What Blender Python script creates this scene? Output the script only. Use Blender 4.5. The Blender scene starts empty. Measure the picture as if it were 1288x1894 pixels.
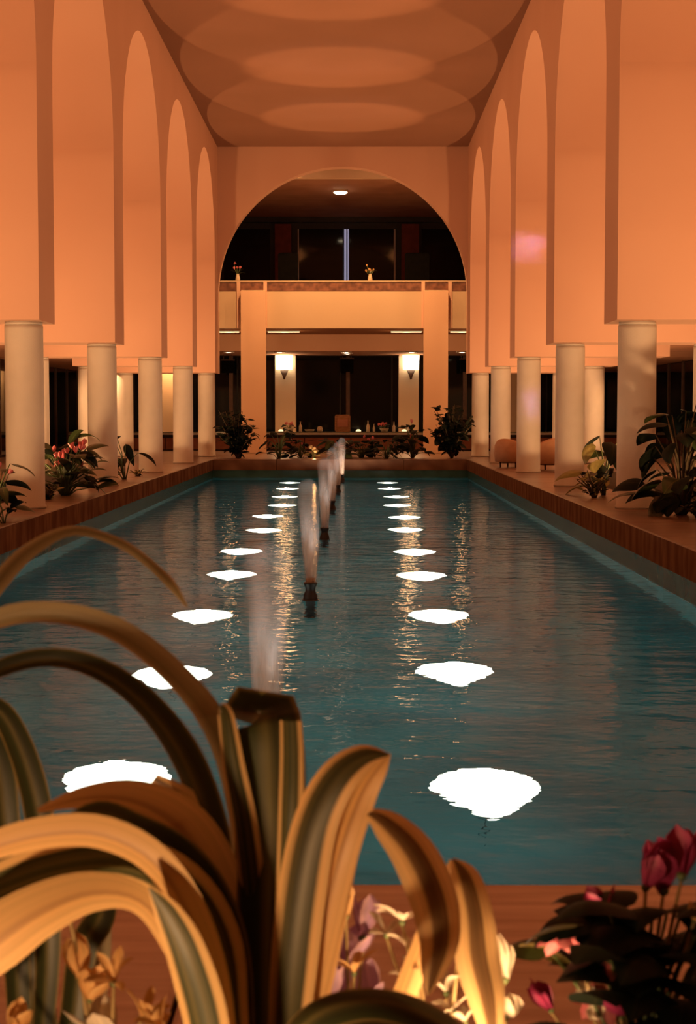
import bpy, bmesh, math, random
from mathutils import Vector, Matrix, Euler

# ------------------------------------------------------------------ camera
SC = bpy.context.scene
COL = SC.collection
FPX, EYE = 3000.0, 1.206
PITCH, YAW = math.atan(181 / FPX), math.atan(11 / FPX)
cam_data = bpy.data.cameras.new('camera')
cam = bpy.data.objects.new('camera', cam_data)
COL.objects.link(cam)
cam.location = (0, 0, EYE)
cam.rotation_euler = (math.pi / 2 - PITCH, 0, YAW)
cam_data.sensor_fit = 'HORIZONTAL'
cam_data.sensor_width = 36
cam_data.lens = 36 * FPX / 1288
cam_data.clip_start = 0.1
cam_data.clip_end = 200
cam_data.dof.use_dof = True
cam_data.dof.focus_distance = 22
cam_data.dof.aperture_fstop = 11
SC.camera = cam

# ------------------------------------------------------------------ world, exposure
world = bpy.data.worlds.new('night')
SC.world = world
world.use_nodes = True
world.node_tree.nodes['Background'].inputs[0].default_value = (0.010, 0.012, 0.02, 1)
world.node_tree.nodes['Background'].inputs[1].default_value = 0.3
SC.view_settings.view_transform = 'Standard'
SC.view_settings.look = 'None'
SC.view_settings.exposure = 0.0
SC.view_settings.gamma = 1.0
SC.view_settings.use_curve_mapping = False
SC.cycles.caustics_reflective = False
SC.cycles.caustics_refractive = False
SC.cycles.sample_clamp_indirect = 4
SC.cycles.use_adaptive_sampling = True
SC.cycles.adaptive_threshold = 0.08
SC.cycles.max_bounces = 6
SC.cycles.diffuse_bounces = 3
SC.cycles.glossy_bounces = 3
SC.cycles.transparent_max_bounces = 8

TUNG = (1.0, 0.45, 0.165)
WARM = (1.0, 0.47, 0.16)
POOLC = (1.0, 0.93, 0.74)
FILLC = (1.0, 0.60, 0.34)
P_BAY = 620          # bed uplights between the piers
P_BAY_LOW = 270
P_DISC = 1150        # fountain spots on the ceiling
P_FILL = 72        # added fill for pool light above the water
P_POOL = 30          # under-water lamps
P_AISLE = 240
P_LOBBY = 150
P_FASCIA = 1900
P_PLANTER = 30


def ray(px, py):
    m = cam.rotation_euler.to_matrix()
    return m @ Vector((px - 644, 947 - py, -FPX))


def atY(px, py, Y):
    d = ray(px, py)
    return Vector((0, 0, EYE)) + d * (Y / d.y)


def atZ(px, py, Z):
    d = ray(px, py)
    return Vector((0, 0, EYE)) + d * ((Z - EYE) / d.z)


# ------------------------------------------------------------------ object helpers
def tag(o, label=None, cat=None, group=None, kind=None):
    if label: o['label'] = label
    if cat: o['category'] = cat
    if group: o['group'] = group
    if kind: o['kind'] = kind
    return o


def empty(name, loc=(0, 0, 0), rz=0.0):
    o = bpy.data.objects.new(name, None)
    COL.objects.link(o)
    o.location = loc
    o.rotation_euler = (0, 0, rz)
    o.empty_display_size = 0.1
    return o


def link(name, me, parent=None, mat=None):
    if mat is not None and not me.materials:
        me.materials.append(mat)
    o = bpy.data.objects.new(name, me)
    COL.objects.link(o)
    if parent is not None:
        o.parent = parent
    return o


class MB:
    """collects shapes for ONE mesh object"""

    def __init__(self):
        self.v, self.f, self.s, self.uv = [], [], [], {}

    def add(self, vs, fs, smooth=False):
        b = len(self.v)
        self.v += [tuple(x) for x in vs]
        self.f += [tuple(i + b for i in f) for f in fs]
        self.s += [smooth] * len(fs)
        return self

    def box(self, x0, x1, y0, y1, z0, z1):
        vs = [(x, y, z) for x in (x0, x1) for y in (y0, y1) for z in (z0, z1)]
        return self.add(vs, [(0, 1, 3, 2), (4, 6, 7, 5), (0, 4, 5, 1), (2, 3, 7, 6), (0, 2, 6, 4), (1, 5, 7, 3)])

    def cbox(self, c, s):
        return self.box(c[0] - s[0] / 2, c[0] + s[0] / 2, c[1] - s[1] / 2, c[1] + s[1] / 2, c[2] - s[2] / 2, c[2] + s[2] / 2)

    def bevbox(self, x0, x1, y0, y1, z0, z1, b):
        """box with its top edges chamfered"""
        vs = [(x0, y0, z0), (x1, y0, z0), (x1, y1, z0), (x0, y1, z0),
              (x0, y0, z1 - b), (x1, y0, z1 - b), (x1, y1, z1 - b), (x0, y1, z1 - b),
              (x0 + b, y0 + b, z1), (x1 - b, y0 + b, z1), (x1 - b, y1 - b, z1), (x0 + b, y1 - b, z1)]
        fs = [(3, 2, 1, 0), (0, 1, 5, 4), (1, 2, 6, 5), (2, 3, 7, 6), (3, 0, 4, 7),
              (4, 5, 9, 8), (5, 6, 10, 9), (6, 7, 11, 10), (7, 4, 8, 11), (8, 9, 10, 11)]
        return self.add(vs, fs)

    def lathe(self, prof, n=24, c=(0, 0, 0), caps=True, sx=1.0, sy=1.0):
        vs, fs = [], []
        for (r, z) in prof:
            for k in range(n):
                a = 2 * math.pi * k / n
                vs.append((c[0] + r * sx * math.cos(a), c[1] + r * sy * math.sin(a), c[2] + z))
        for i in range(len(prof) - 1):
            for k in range(n):
                k2 = (k + 1) % n
                fs.append((i * n + k, i * n + k2, (i + 1) * n + k2, (i + 1) * n + k))
        self.add(vs, fs, True)
        if caps:
            b = len(self.v) - len(vs)
            self.f.append(tuple(b + k for k in reversed(range(n)))); self.s.append(False)
            t = b + (len(prof) - 1) * n
            self.f.append(tuple(t + k for k in range(n))); self.s.append(False)
        return self

    def tube(self, pts, rad, n=6):
        pts = [Vector(p) for p in pts]
        rad = rad if isinstance(rad, (list, tuple)) else [rad] * len(pts)
        vs, fs = [], []
        ref = Vector((0.13, 0.31, 0.94)).normalized()
        for i, p in enumerate(pts):
            t = (pts[min(i + 1, len(pts) - 1)] - pts[max(i - 1, 0)]).normalized()
            a = t.cross(ref)
            if a.length < 1e-3: a = t.cross(Vector((1, 0, 0)))
            a.normalize(); b = t.cross(a)
            for k in range(n):
                an = 2 * math.pi * k / n
                vs.append(p + (a * math.cos(an) + b * math.sin(an)) * rad[i])
        for i in range(len(pts) - 1):
            for k in range(n):
                k2 = (k + 1) % n
                fs.append((i * n + k, i * n + k2, (i + 1) * n + k2, (i + 1) * n + k))
        fs.append(tuple(reversed(range(n))))
        fs.append(tuple(range((len(pts) - 1) * n, len(pts) * n)))
        return self.add(vs, fs, True)

    def mesh(self, name, mat):
        me = bpy.data.meshes.new(name)
        me.from_pydata(self.v, [], self.f)
        me.polygons.foreach_set('use_smooth', self.s)
        if mat is not None: me.materials.append(mat)
        me.update()
        return me

    def build(self, name, mat, parent=None, kind=None):
        o = link(name, self.mesh(name, mat), parent)
        if kind: o['kind'] = kind
        return o


# ------------------------------------------------------------------ materials
def newmat(name):
    m = bpy.data.materials.new(name)
    m.use_nodes = True
    nt = m.node_tree
    return m, nt, nt.nodes['Principled BSDF'], nt.nodes['Material Output']


def N(nt, t, **kw):
    n = nt.nodes.new(t)
    for k, v in kw.items():
        setattr(n, k, v)
    return n


def ramp(nt, stops):
    r = N(nt, 'ShaderNodeValToRGB')
    e = r.color_ramp.elements
    while len(e) < len(stops): e.new(0.5)
    for k, (p, c) in enumerate(stops):
        e[k].position = p
        e[k].color = (*c, 1)
    return r


def surf(name, c1, c2=None, rough=0.6, scale=3.0, bump=0.0, bscale=60.0, spec=0.5, metal=0.0, stretch=(1, 1, 1), coat=0.0, detail=1.5):
    m, nt, b, out = newmat(name)
    b.inputs['Roughness'].default_value = rough
    b.inputs['Metallic'].default_value = metal
    b.inputs['Specular IOR Level'].default_value = spec
    b.inputs['Coat Weight'].default_value = coat
    b.inputs['Coat Roughness'].default_value = 0.08
    tc = N(nt, 'ShaderNodeTexCoord')
    mp = N(nt, 'ShaderNodeMapping')
    mp.inputs['Scale'].default_value = stretch
    nt.links.new(tc.outputs['Object'], mp.inputs[0])
    no = N(nt, 'ShaderNodeTexNoise')
    no.inputs['Scale'].default_value = scale
    no.inputs['Detail'].default_value = detail
    nt.links.new(mp.outputs[0], no.inputs['Vector'])
    r = ramp(nt, [(0.32, c1), (0.68, c2 or tuple(x * 0.9 for x in c1))])
    nt.links.new(no.outputs['Fac'], r.inputs[0])
    nt.links.new(r.outputs[0], b.inputs['Base Color'])
    if bump:
        n2 = N(nt, 'ShaderNodeTexNoise')
        n2.inputs['Scale'].default_value = bscale
        n2.inputs['Detail'].default_value = 0
        nt.links.new(mp.outputs[0], n2.inputs['Vector'])
        bp = N(nt, 'ShaderNodeBump')
        bp.inputs['Strength'].default_value = bump
        bp.inputs['Distance'].default_value = 0.01
        nt.links.new(n2.outputs['Fac'], bp.inputs['Height'])
        nt.links.new(bp.outputs[0], b.inputs['Normal'])
    return m


def glow(name, col, strength):
    m, nt, b, out = newmat(name)
    b.inputs['Base Color'].default_value = (0.8, 0.75, 0.65, 1)
    b.inputs['Emission Color'].default_value = (*col, 1)
    b.inputs['Emission Strength'].default_value = strength
    m.cycles.emission_sampling = 'NONE'      # most are paired with a lamp
    return m


def foliage(name, stops, trans=0.35, rough=0.45, streak=(14, 0.8), use_ramp_u=True, spec=0.4):
    """leaf colour from the leaf's own UVs: u runs across the blade, v along it"""
    m, nt, b, out = newmat(name)
    uv = N(nt, 'ShaderNodeUVMap')
    sep = N(nt, 'ShaderNodeSeparateXYZ')
    nt.links.new(uv.outputs[0], sep.inputs[0])
    mp = N(nt, 'ShaderNodeMapping')
    mp.inputs['Scale'].default_value = (streak[0], streak[1], 1)
    nt.links.new(uv.outputs[0], mp.inputs[0])
    no = N(nt, 'ShaderNodeTexNoise')
    no.inputs['Scale'].default_value = 1.0
    no.inputs['Detail'].default_value = 3
    nt.links.new(mp.outputs[0], no.inputs['Vector'])
    ma = N(nt, 'ShaderNodeMath', operation='MULTIPLY_ADD')
    nt.links.new(no.outputs['Fac'], ma.inputs[0])
    ma.inputs[1].default_value = 0.16
    ad = N(nt, 'ShaderNodeMath', operation='ADD')
    nt.links.new(sep.outputs[0], ma.inputs[2])
    nt.links.new(ma.outputs[0], ad.inputs[0])
    ad.inputs[1].default_value = -0.08
    r = ramp(nt, stops)
    nt.links.new(ad.outputs[0], r.inputs[0])
    mix = N(nt, 'ShaderNodeMix', data_type='RGBA', blend_type='MULTIPLY')
    mix.inputs[0].default_value = 0.45
    r2 = ramp(nt, [(0.3, (0.45, 0.45, 0.4)), (0.7, (1.15, 1.1, 1.0))])
    nt.links.new(no.outputs['Fac'], r2.inputs[0])
    nt.links.new(r.outputs[0], mix.inputs[6])
    nt.links.new(r2.outputs[0], mix.inputs[7])
    nt.links.new(mix.outputs[2], b.inputs['Base Color'])
    b.inputs['Roughness'].default_value = rough
    b.inputs['Specular IOR Level'].default_value = spec
    tr = N(nt, 'ShaderNodeBsdfTranslucent')
    nt.links.new(mix.outputs[2], tr.inputs[0])
    mx = N(nt, 'ShaderNodeMixShader')
    mx.inputs[0].default_value = trans
    nt.links.new(b.outputs[0], mx.inputs[1])
    nt.links.new(tr.outputs[0], mx.inputs[2])
    nt.links.new(mx.outputs[0], out.inputs[0])
    return m


M = {}
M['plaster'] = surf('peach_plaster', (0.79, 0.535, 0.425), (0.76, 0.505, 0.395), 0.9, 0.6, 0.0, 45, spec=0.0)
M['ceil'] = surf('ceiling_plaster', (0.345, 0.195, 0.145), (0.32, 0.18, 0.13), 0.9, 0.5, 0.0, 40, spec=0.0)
M['column'] = surf('cream_column_stone', (0.74, 0.73, 0.71), (0.70, 0.69, 0.66), 0.6, 4, 0.15, 70, spec=0.3)
M['fascia'] = surf('pale_fascia_plaster', (0.70, 0.55, 0.41), (0.68, 0.53, 0.39), 0.85, 0.6, 0.1, 45, spec=0.2)
M['pillar'] = surf('orange_pillar_plaster', (0.88, 0.60, 0.44), (0.85, 0.57, 0.41), 0.85, 0.6, 0.1, 45, spec=0.2)
M['granite'] = surf('red_brown_granite', (0.28, 0.18, 0.145), (0.15, 0.09, 0.07), 0.28, 2.2, 0.05, 90, spec=0.3, stretch=(1, 4.5, 1))
M['granite_x'] = surf('red_brown_streaked_granite', (0.74, 0.60, 0.55), (0.50, 0.36, 0.31), 0.5, 2.6, 0.08, 60, stretch=(0.7, 7, 2), detail=5)
M['granite_dark'] = surf('mottled_parapet_granite', (0.30, 0.14, 0.10), (0.13, 0.06, 0.05), 0.4, 6, 0.05)
M['floor'] = surf('brown_stone_floor', (0.25, 0.14, 0.10), (0.17, 0.09, 0.06), 0.3, 1.4, 0.04, 30)
M['soil'] = surf('planting_soil', (0.05, 0.032, 0.02), (0.02, 0.014, 0.01), 0.95, 9, 0.9, 40)
M['pool'] = surf('teal_pool_paint', (0.007, 0.19, 0.235), (0.004, 0.13, 0.17), 0.55, 1.6, 0.1, 20)
M['pool_band'] = surf('teal_waterline_tile', (0.05, 0.20, 0.24), (0.03, 0.14, 0.17), 0.25, 3)
M['dark_glass'] = surf('night_window_glass', (0.004, 0.005, 0.006), (0.003, 0.004, 0.005), 0.06, 2, spec=0.25)
M['bronze'] = surf('dark_bronze_frame', (0.10, 0.05, 0.035), (0.07, 0.035, 0.025), 0.4, 8, metal=0.3)
M['black'] = surf('matt_black_metal', (0.012, 0.011, 0.012), (0.02, 0.017, 0.016), 0.5, 10)
M['red_dark'] = surf('dark_red_panel', (0.22, 0.05, 0.04), (0.16, 0.035, 0.03), 0.7, 4)
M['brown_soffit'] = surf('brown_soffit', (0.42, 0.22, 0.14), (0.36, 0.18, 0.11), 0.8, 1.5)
M['white_line'] = surf('pale_window_post', (0.75, 0.75, 0.8), (0.7, 0.7, 0.75), 0.4, 5)
M['counter_top'] = surf('glass_counter_top', (0.30, 0.33, 0.30), (0.22, 0.24, 0.22), 0.08, 6, spec=0.8)
M['counter_front'] = surf('red_brown_counter_front', (0.45, 0.20, 0.14), (0.34, 0.14, 0.10), 0.5, 3)
M['wood'] = surf('oak_box_wood', (0.42, 0.22, 0.11), (0.28, 0.13, 0.06), 0.5, 8, stretch=(1, 1, 6))
M['uphol'] = surf('tan_upholstery', (0.62, 0.36, 0.22), (0.55, 0.31, 0.19), 0.85, 6, 0.2, 80)
M['dark_uphol'] = surf('dark_upholstery', (0.004, 0.0035, 0.0035), (0.006, 0.005, 0.0045), 0.9, 6, spec=0.04)
M['ceramic'] = surf('pale_ceramic', (0.7, 0.6, 0.48), (0.62, 0.52, 0.42), 0.3, 6)
M['bottle'] = surf('amber_glass_bottle', (0.30, 0.14, 0.05), (0.22, 0.10, 0.04), 0.1, 6, spec=0.8)
M['bark'] = surf('brown_stem', (0.10, 0.07, 0.035), (0.06, 0.045, 0.02), 0.8, 12)
M['stem_green'] = surf('green_stem', (0.10, 0.15, 0.05), (0.07, 0.10, 0.035), 0.6, 12)
M['stem_pale'] = surf('pale_flower_stem', (0.40, 0.30, 0.14), (0.30, 0.22, 0.10), 0.6, 12)
M['lamp_white'] = glow('lit_downlight', (1.0, 0.80, 0.52), 14)
M['sconce'] = glow('lit_sconce_shade', (1.0, 0.78, 0.46), 5.5)
M['strip'] = glow('added_glow_strip', (1.0, 0.74, 0.38), 1.6)
M['lens'] = glow('lit_pool_lens', (1.0, 0.95, 0.80), 5)
M['mullion_glow'] = glow('mullion_reflection_glow', (0.55, 0.6, 0.9), 0.35)  # emission put on the centre mullion for a reflected light
M['flame'] = glow('candle_flame', (1.0, 0.5, 0.15), 6)

G1, G2, CR = (0.040, 0.055, 0.020), (0.13, 0.12, 0.045), (0.80, 0.56, 0.26)
M['striped'] = foliage('striped_strap_leaf', [(0.0, CR), (0.15, CR), (0.22, G1), (0.40, G2), (0.52, G1), (0.66, G2), (0.80, G1), (0.86, CR)], 0.35, 0.42, (18, 0.35))
M['striped_dark'] = foliage('dark_strap_leaf', [(0.0, (0.30, 0.24, 0.09)), (0.08, G1), (0.30, (0.028, 0.036, 0.016)), (0.48, G2), (0.62, G1), (0.9, (0.05, 0.05, 0.02)), (1.0, (0.34, 0.26, 0.10))], 0.25, 0.4, (18, 0.35))
M['gold'] = foliage('golden_strap_leaf', [(0.0, (0.86, 0.58, 0.26)), (0.35, (0.78, 0.50, 0.22)), (0.5, (0.52, 0.30, 0.13)), (0.62, (0.76, 0.48, 0.2)), (1.0, (0.88, 0.60, 0.28))], 0.4, 0.45, (14, 0.3))
M['cream_margin'] = foliage('cream_margined_leaf', [(0.0, (0.90, 0.66, 0.34)), (0.26, (0.86, 0.60, 0.28)), (0.33, (0.20, 0.12, 0.055)), (0.50, (0.15, 0.09, 0.04)), (0.63, (0.22, 0.13, 0.06)), (0.70, (0.86, 0.60, 0.28)), (1.0, (0.90, 0.66, 0.34))], 0.4, 0.45, (10, 0.3))
M['olive_margin'] = foliage('olive_leaf_with_cream_margins', [(0.0, (0.88, 0.62, 0.30)), (0.16, (0.82, 0.55, 0.26)), (0.24, (0.06, 0.06, 0.025)), (0.45, (0.10, 0.09, 0.035)), (0.60, (0.05, 0.05, 0.022)), (0.78, (0.09, 0.08, 0.03)), (0.86, (0.84, 0.56, 0.26))], 0.35, 0.45, (12, 0.3))
M['pale_leaf'] = foliage('pale_dry_leaf', [(0.0, (0.42, 0.37, 0.22)), (0.5, (0.22, 0.19, 0.10)), (1.0, (0.5, 0.42, 0.24))], 0.4, 0.5, (10, 0.3))
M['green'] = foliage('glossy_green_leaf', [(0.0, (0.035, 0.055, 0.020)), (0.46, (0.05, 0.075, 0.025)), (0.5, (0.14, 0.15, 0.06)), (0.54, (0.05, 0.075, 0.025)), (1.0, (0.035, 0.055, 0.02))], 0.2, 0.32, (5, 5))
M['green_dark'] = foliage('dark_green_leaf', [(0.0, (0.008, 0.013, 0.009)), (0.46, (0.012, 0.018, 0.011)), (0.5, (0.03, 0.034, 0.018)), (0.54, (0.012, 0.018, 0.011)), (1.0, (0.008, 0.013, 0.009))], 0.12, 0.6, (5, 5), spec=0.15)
M['lime'] = foliage('yellow_green_leaf', [(0.0, (0.30, 0.30, 0.10)), (0.5, (0.42, 0.38, 0.15)), (1.0, (0.28, 0.27, 0.09))], 0.3, 0.4, (5, 5))
M['petal_white'] = foliage('white_petal', [(0.0, (0.90, 0.84, 0.72)), (1.0, (0.88, 0.80, 0.66))], 0.4, 0.5, (6, 2))
M['petal_lilac'] = foliage('lilac_petal', [(0.0, (0.80, 0.56, 0.78)), (0.5, (0.66, 0.46, 0.80)), (1.0, (0.86, 0.62, 0.74))], 0.4, 0.5, (6, 2))
M['petal_magenta'] = foliage('magenta_petal', [(0.0, (0.34, 0.035, 0.13)), (0.5, (0.46, 0.05, 0.17)), (1.0, (0.30, 0.03, 0.12))], 0.3, 0.5, (6, 2))
M['petal_pink'] = foliage('pink_petal', [(0.0, (0.80, 0.22, 0.28)), (0.5, (0.86, 0.34, 0.38)), (1.0, (0.74, 0.18, 0.24))], 0.3, 0.5, (6, 2))
M['petal_amber'] = foliage('amber_petal', [(0.0, (0.86, 0.58, 0.26)), (0.5, (0.80, 0.48, 0.2)), (1.0, (0.88, 0.62, 0.3))], 0.4, 0.5, (6, 2))


def water_mat():
    m, nt, b, out = newmat('pool_water')
    nt.nodes.remove(b)
    g = N(nt, 'ShaderNodeBsdfRefraction')
    g.inputs['IOR'].default_value = 1.33
    g.inputs['Roughness'].default_value = 0.05
    g.inputs['Color'].default_value = (0.92, 1.0, 0.97, 1)
    gl = N(nt, 'ShaderNodeBsdfGlossy')
    gl.inputs['Roughness'].default_value = 0.05
    fr = N(nt, 'ShaderNodeFresnel')
    fr.inputs['IOR'].default_value = 1.33
    fm = N(nt, 'ShaderNodeMath', operation='POWER')
    fm.inputs[1].default_value = 2.0
    mixs = N(nt, 'ShaderNodeMixShader')
    tc = N(nt, 'ShaderNodeTexCoord')
    mp = N(nt, 'ShaderNodeMapping')
    mp.inputs['Scale'].default_value = (1.0, 1.5, 1)
    nt.links.new(tc.outputs['Object'], mp.inputs[0])
    n1 = N(nt, 'ShaderNodeTexNoise'); n1.inputs['Scale'].default_value = 2.6; n1.inputs['Detail'].default_value = 2
    n2 = N(nt, 'ShaderNodeTexNoise'); n2.inputs['Scale'].default_value = 13; n2.inputs['Detail'].default_value = 1
    for n in (n1, n2): nt.links.new(mp.outputs[0], n.inputs['Vector'])
    a = N(nt, 'ShaderNodeMath', operation='MULTIPLY_ADD')
    nt.links.new(n2.outputs['Fac'], a.inputs[0]); a.inputs[1].default_value = 0.16
    nt.links.new(n1.outputs['Fac'], a.inputs[2])
    bp = N(nt, 'ShaderNodeBump'); bp.inputs['Strength'].default_value = 0.5; bp.inputs['Distance'].default_value = 0.034
    nt.links.new(a.outputs[0], bp.inputs['Height'])
    for nd in (g, gl, fr): nt.links.new(bp.outputs[0], nd.inputs['Normal'])
    nt.links.new(fr.outputs[0], fm.inputs[0])
    nt.links.new(fm.outputs[0], mixs.inputs[0])
    nt.links.new(g.outputs[0], mixs.inputs[1])
    nt.links.new(gl.outputs[0], mixs.inputs[2])
    nt.links.new(mixs.outputs[0], out.inputs[0])
    return m


def jet_mat():
    m, nt, b, out = newmat('fountain_spray')
    nt.nodes.remove(b)
    d = N(nt, 'ShaderNodeBsdfDiffuse'); d.inputs[0].default_value = (0.86, 0.86, 0.9, 1)
    tl = N(nt, 'ShaderNodeBsdfTranslucent'); tl.inputs[0].default_value = (0.86, 0.86, 0.92, 1)
    mx = N(nt, 'ShaderNodeMixShader'); mx.inputs[0].default_value = 0.5
    nt.links.new(d.outputs[0], mx.inputs[1]); nt.links.new(tl.outputs[0], mx.inputs[2])
    t = N(nt, 'ShaderNodeBsdfTransparent')
    tc = N(nt, 'ShaderNodeTexCoord')
    mp = N(nt, 'ShaderNodeMapping'); mp.inputs['Scale'].default_value = (1, 1, 0.12)
    nt.links.new(tc.outputs['Object'], mp.inputs[0])
    no = N(nt, 'ShaderNodeTexNoise'); no.inputs['Scale'].default_value = 45
    nt.links.new(mp.outputs[0], no.inputs['Vector'])
    r = ramp(nt, [(0.3, (0.30, 0.30, 0.30)), (0.75, (0.46, 0.46, 0.46))])
    nt.links.new(no.outputs['Fac'], r.inputs[0])
    # thinner towards the rim and the crest of the spray
    lw = N(nt, 'ShaderNodeLayerWeight'); lw.inputs[0].default_value = 0.5
    inv = N(nt, 'ShaderNodeMath', operation='SUBTRACT'); inv.inputs[0].default_value = 1.0
    nt.links.new(lw.outputs['Facing'], inv.inputs[1])
    sp = N(nt, 'ShaderNodeSeparateXYZ'); nt.links.new(tc.outputs['Generated'], sp.inputs[0])
    r3 = ramp(nt, [(0.35, (1, 1, 1)), (1.0, (0.12, 0.12, 0.12))])
    nt.links.new(sp.outputs[2], r3.inputs[0])
    m1 = N(nt, 'ShaderNodeMath', operation='MULTIPLY'); nt.links.new(r.outputs[0], m1.inputs[0]); nt.links.new(inv.outputs[0], m1.inputs[1])
    m2 = N(nt, 'ShaderNodeMath', operation='MULTIPLY'); nt.links.new(m1.outputs[0], m2.inputs[0]); nt.links.new(r3.outputs[0], m2.inputs[1])
    mm = N(nt, 'ShaderNodeMixShader')
    nt.links.new(m2.outputs[0], mm.inputs[0])
    nt.links.new(t.outputs[0], mm.inputs[1]); nt.links.new(mx.outputs[0], mm.inputs[2])
    nt.links.new(mm.outputs[0], out.inputs[0])
    return m


M['water'] = water_mat()
M['jet'] = jet_mat()


def lamp(name, kind, loc, power, col, parent=None, size=0.08, spot=None, blend=0.5, aim=None, shape=None):
    d = bpy.data.lights.new(name, kind)
    d.energy = power
    d.color = col
    if kind in ('POINT', 'SPOT'): d.shadow_soft_size = size
    if kind == 'SPOT':
        d.spot_size = math.radians(spot); d.spot_blend = blend
    if kind == 'AREA':
        d.shape = 'RECTANGLE'; d.size, d.size_y = shape
        d.spread = math.radians(spot)
    o = bpy.data.objects.new(name, d)
    COL.objects.link(o)
    o.location = loc
    if aim is not None:
        o.rotation_euler = (Vector(aim) - Vector(loc)).to_track_quat('-Z', 'Y').to_euler()
    if parent is not None: o.parent = parent
    return o


# ================================================================== STRUCTURE
WL, WR = -3.924, 3.276            # pool faces of the two arcades
OL, OR_ = -6.86, 6.43             # outer ends of the piers
ZP, ZC = 2.38, 8.86               # underside of the piers, ceiling
BAY, TH, Y0 = 6.43, 1.06, 20.30
PIER_Y = [Y0 + BAY * i for i in range(-3, 5)]     # near faces
APEX = 8.22
XL, XR, YN, YF = -3.80, 3.06, 4.08, 43.4          # pool
ZW = -0.50
YEND = 47.05
CX = (WL + WR) / 2


def arcade(name, x0, x1):
    mb = MB()
    ys = PIER_Y
    for k, y in enumerate(ys):
        a = -4.0 if k == 0 else y
        mb.box(x0, x1, a, y + TH, ZP, ZC)
        if k == len(ys) - 1: continue
        ya, yb = y + TH, ys[k + 1]
        r = (yb - ya) / 2
        n = 40
        zs = APEX - r
        cur = [(ya + r - r * math.cos(math.pi * j / n), zs + r * math.sin(math.pi * j / n)) for j in range(n + 1)]
        vs, fs = [], []
        for (yy, zz) in cur:
            vs += [(x0, yy, zz), (x1, yy, zz), (x0, yy, ZC), (x1, yy, ZC)]
        for j in range(n):
            p, q = j * 4, j * 4 + 4
            fs += [(p, q, q + 2, p + 2), (p + 1, p + 3, q + 3, q + 1)]
        mb.add(vs, fs)
        mb.add(vs, [(j * 4, j * 4 + 1, j * 4 + 5, j * 4 + 4) for j in range(n)], True)
    return mb.build(name, M['plaster'], kind='structure')


arcade('wall_left', OL, WL)
arcade('wall_right', WR, OR_)
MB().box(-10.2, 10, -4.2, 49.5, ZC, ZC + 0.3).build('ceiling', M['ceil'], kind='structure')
MB().box(OL - 0.3, OL, -4.2, 51, 2.75, ZC).build('wall_left_outer', M['plaster'], kind='structure')
MB().box(OR_, OR_ + 0.3, -4.2, 51, 2.75, ZC).build('wall_right_outer', M['plaster'], kind='structure')
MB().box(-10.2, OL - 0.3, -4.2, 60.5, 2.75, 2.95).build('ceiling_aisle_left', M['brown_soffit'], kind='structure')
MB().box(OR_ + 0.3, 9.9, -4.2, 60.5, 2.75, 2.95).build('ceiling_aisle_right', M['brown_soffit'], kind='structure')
MB().box(-10.2, 10, -4.5, -4.2, 0, ZC).build('wall_back', M['plaster'], kind='structure')

# end wall with the great arch
mb = MB()
RA = (WR - WL) / 2
ZS = 8.29 - RA
n = 64
ycur = [(CX - RA * math.cos(math.pi * j / n), ZS + RA * math.sin(math.pi * j / n)) for j in range(n + 1)]
for (ya, yb) in ((YEND, YEND + 0.45),):
    vs, fs, fr = [], [], []
    for (xx, zz) in ycur:
        vs += [(xx, ya, zz), (xx, yb, zz), (xx, ya, ZC), (xx, yb, ZC)]
    for j in range(n):
        p, q = j * 4, j * 4 + 4
        fs += [(p, p + 2, q + 2, q), (p + 1, q + 1, q + 3, p + 3)]
        fr.append((p, q, q + 1, p + 1))
    mb.add(vs, fs)
    mb.add(vs, fr, True)
    mb.box(OL, WL, ya, yb, ZP, ZC)
    mb.box(WR, OR_, ya, yb, ZP, ZC)
mb.build('wall_end', M['plaster'], kind='structure')

# pool basin and water
mb = MB()
zb = -1.75
mb.add([(XL, YN, zb), (XR, YN, zb), (XR, YF, zb), (XL, YF, zb), (XL, YN, -0.29), (XR, YN, -0.29), (XR, YF, -0.29), (XL, YF, -0.29)],
       [(0, 1, 2, 3), (0, 4, 5, 1), (1, 5, 6, 2), (2, 6, 7, 3), (3, 7, 4, 0)])
tag(mb.build('pool_basin', M['pool'], kind='structure'), 'teal painted basin of the long reflecting pool', 'pool')
band = MB()
for (a, b, c, d) in ((XL - 0.01, XL + 0.012, YN, YF), (XR - 0.012, XR + 0.01, YN, YF), (XL, XR, YF - 0.012, YF + 0.01), (XL, XR, YN - 0.01, YN + 0.012)):
    band.box(a, b, c, d, -0.62, -0.285)
tag(band.build('trim_1', M['pool_band'], kind='structure'), 'teal waterline band below the pool curb', 'trim')
wt = MB().add([(XL + .012, YN + .012, ZW), (XR - .012, YN + .012, ZW), (XR - .012, YF - .012, ZW), (XL + .012, YF - .012, ZW)], [(0, 1, 2, 3)])
tag(wt.build('water', M['water'], kind='structure'), 'rippled dark teal water filling the long pool', 'water')

# floor under everything else, with real curb stones along the pool
mb = MB()
mb.box(-10.2, -4.78, -4.2, 60.5, -0.3, -0.01)
mb.box(4.14, 9.9, -4.2, 60.5, -0.3, -0.01)
mb.box(-4.78, 4.14, 44.6, 60.5, -0.3, -0.01)
mb.box(-4.78, 4.14, -4.2, 0.9, -0.3, -0.01)
fl = mb.build('floor', M['floor'], kind='structure')
curb = tag(empty('floor_curb'), 'red brown granite curb stones around the pool', 'curb', kind='structure')
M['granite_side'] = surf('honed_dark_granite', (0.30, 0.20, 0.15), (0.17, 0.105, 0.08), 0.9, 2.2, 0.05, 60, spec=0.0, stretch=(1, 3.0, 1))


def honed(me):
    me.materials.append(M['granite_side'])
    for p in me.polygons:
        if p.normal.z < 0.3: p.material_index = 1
    return me


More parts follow.
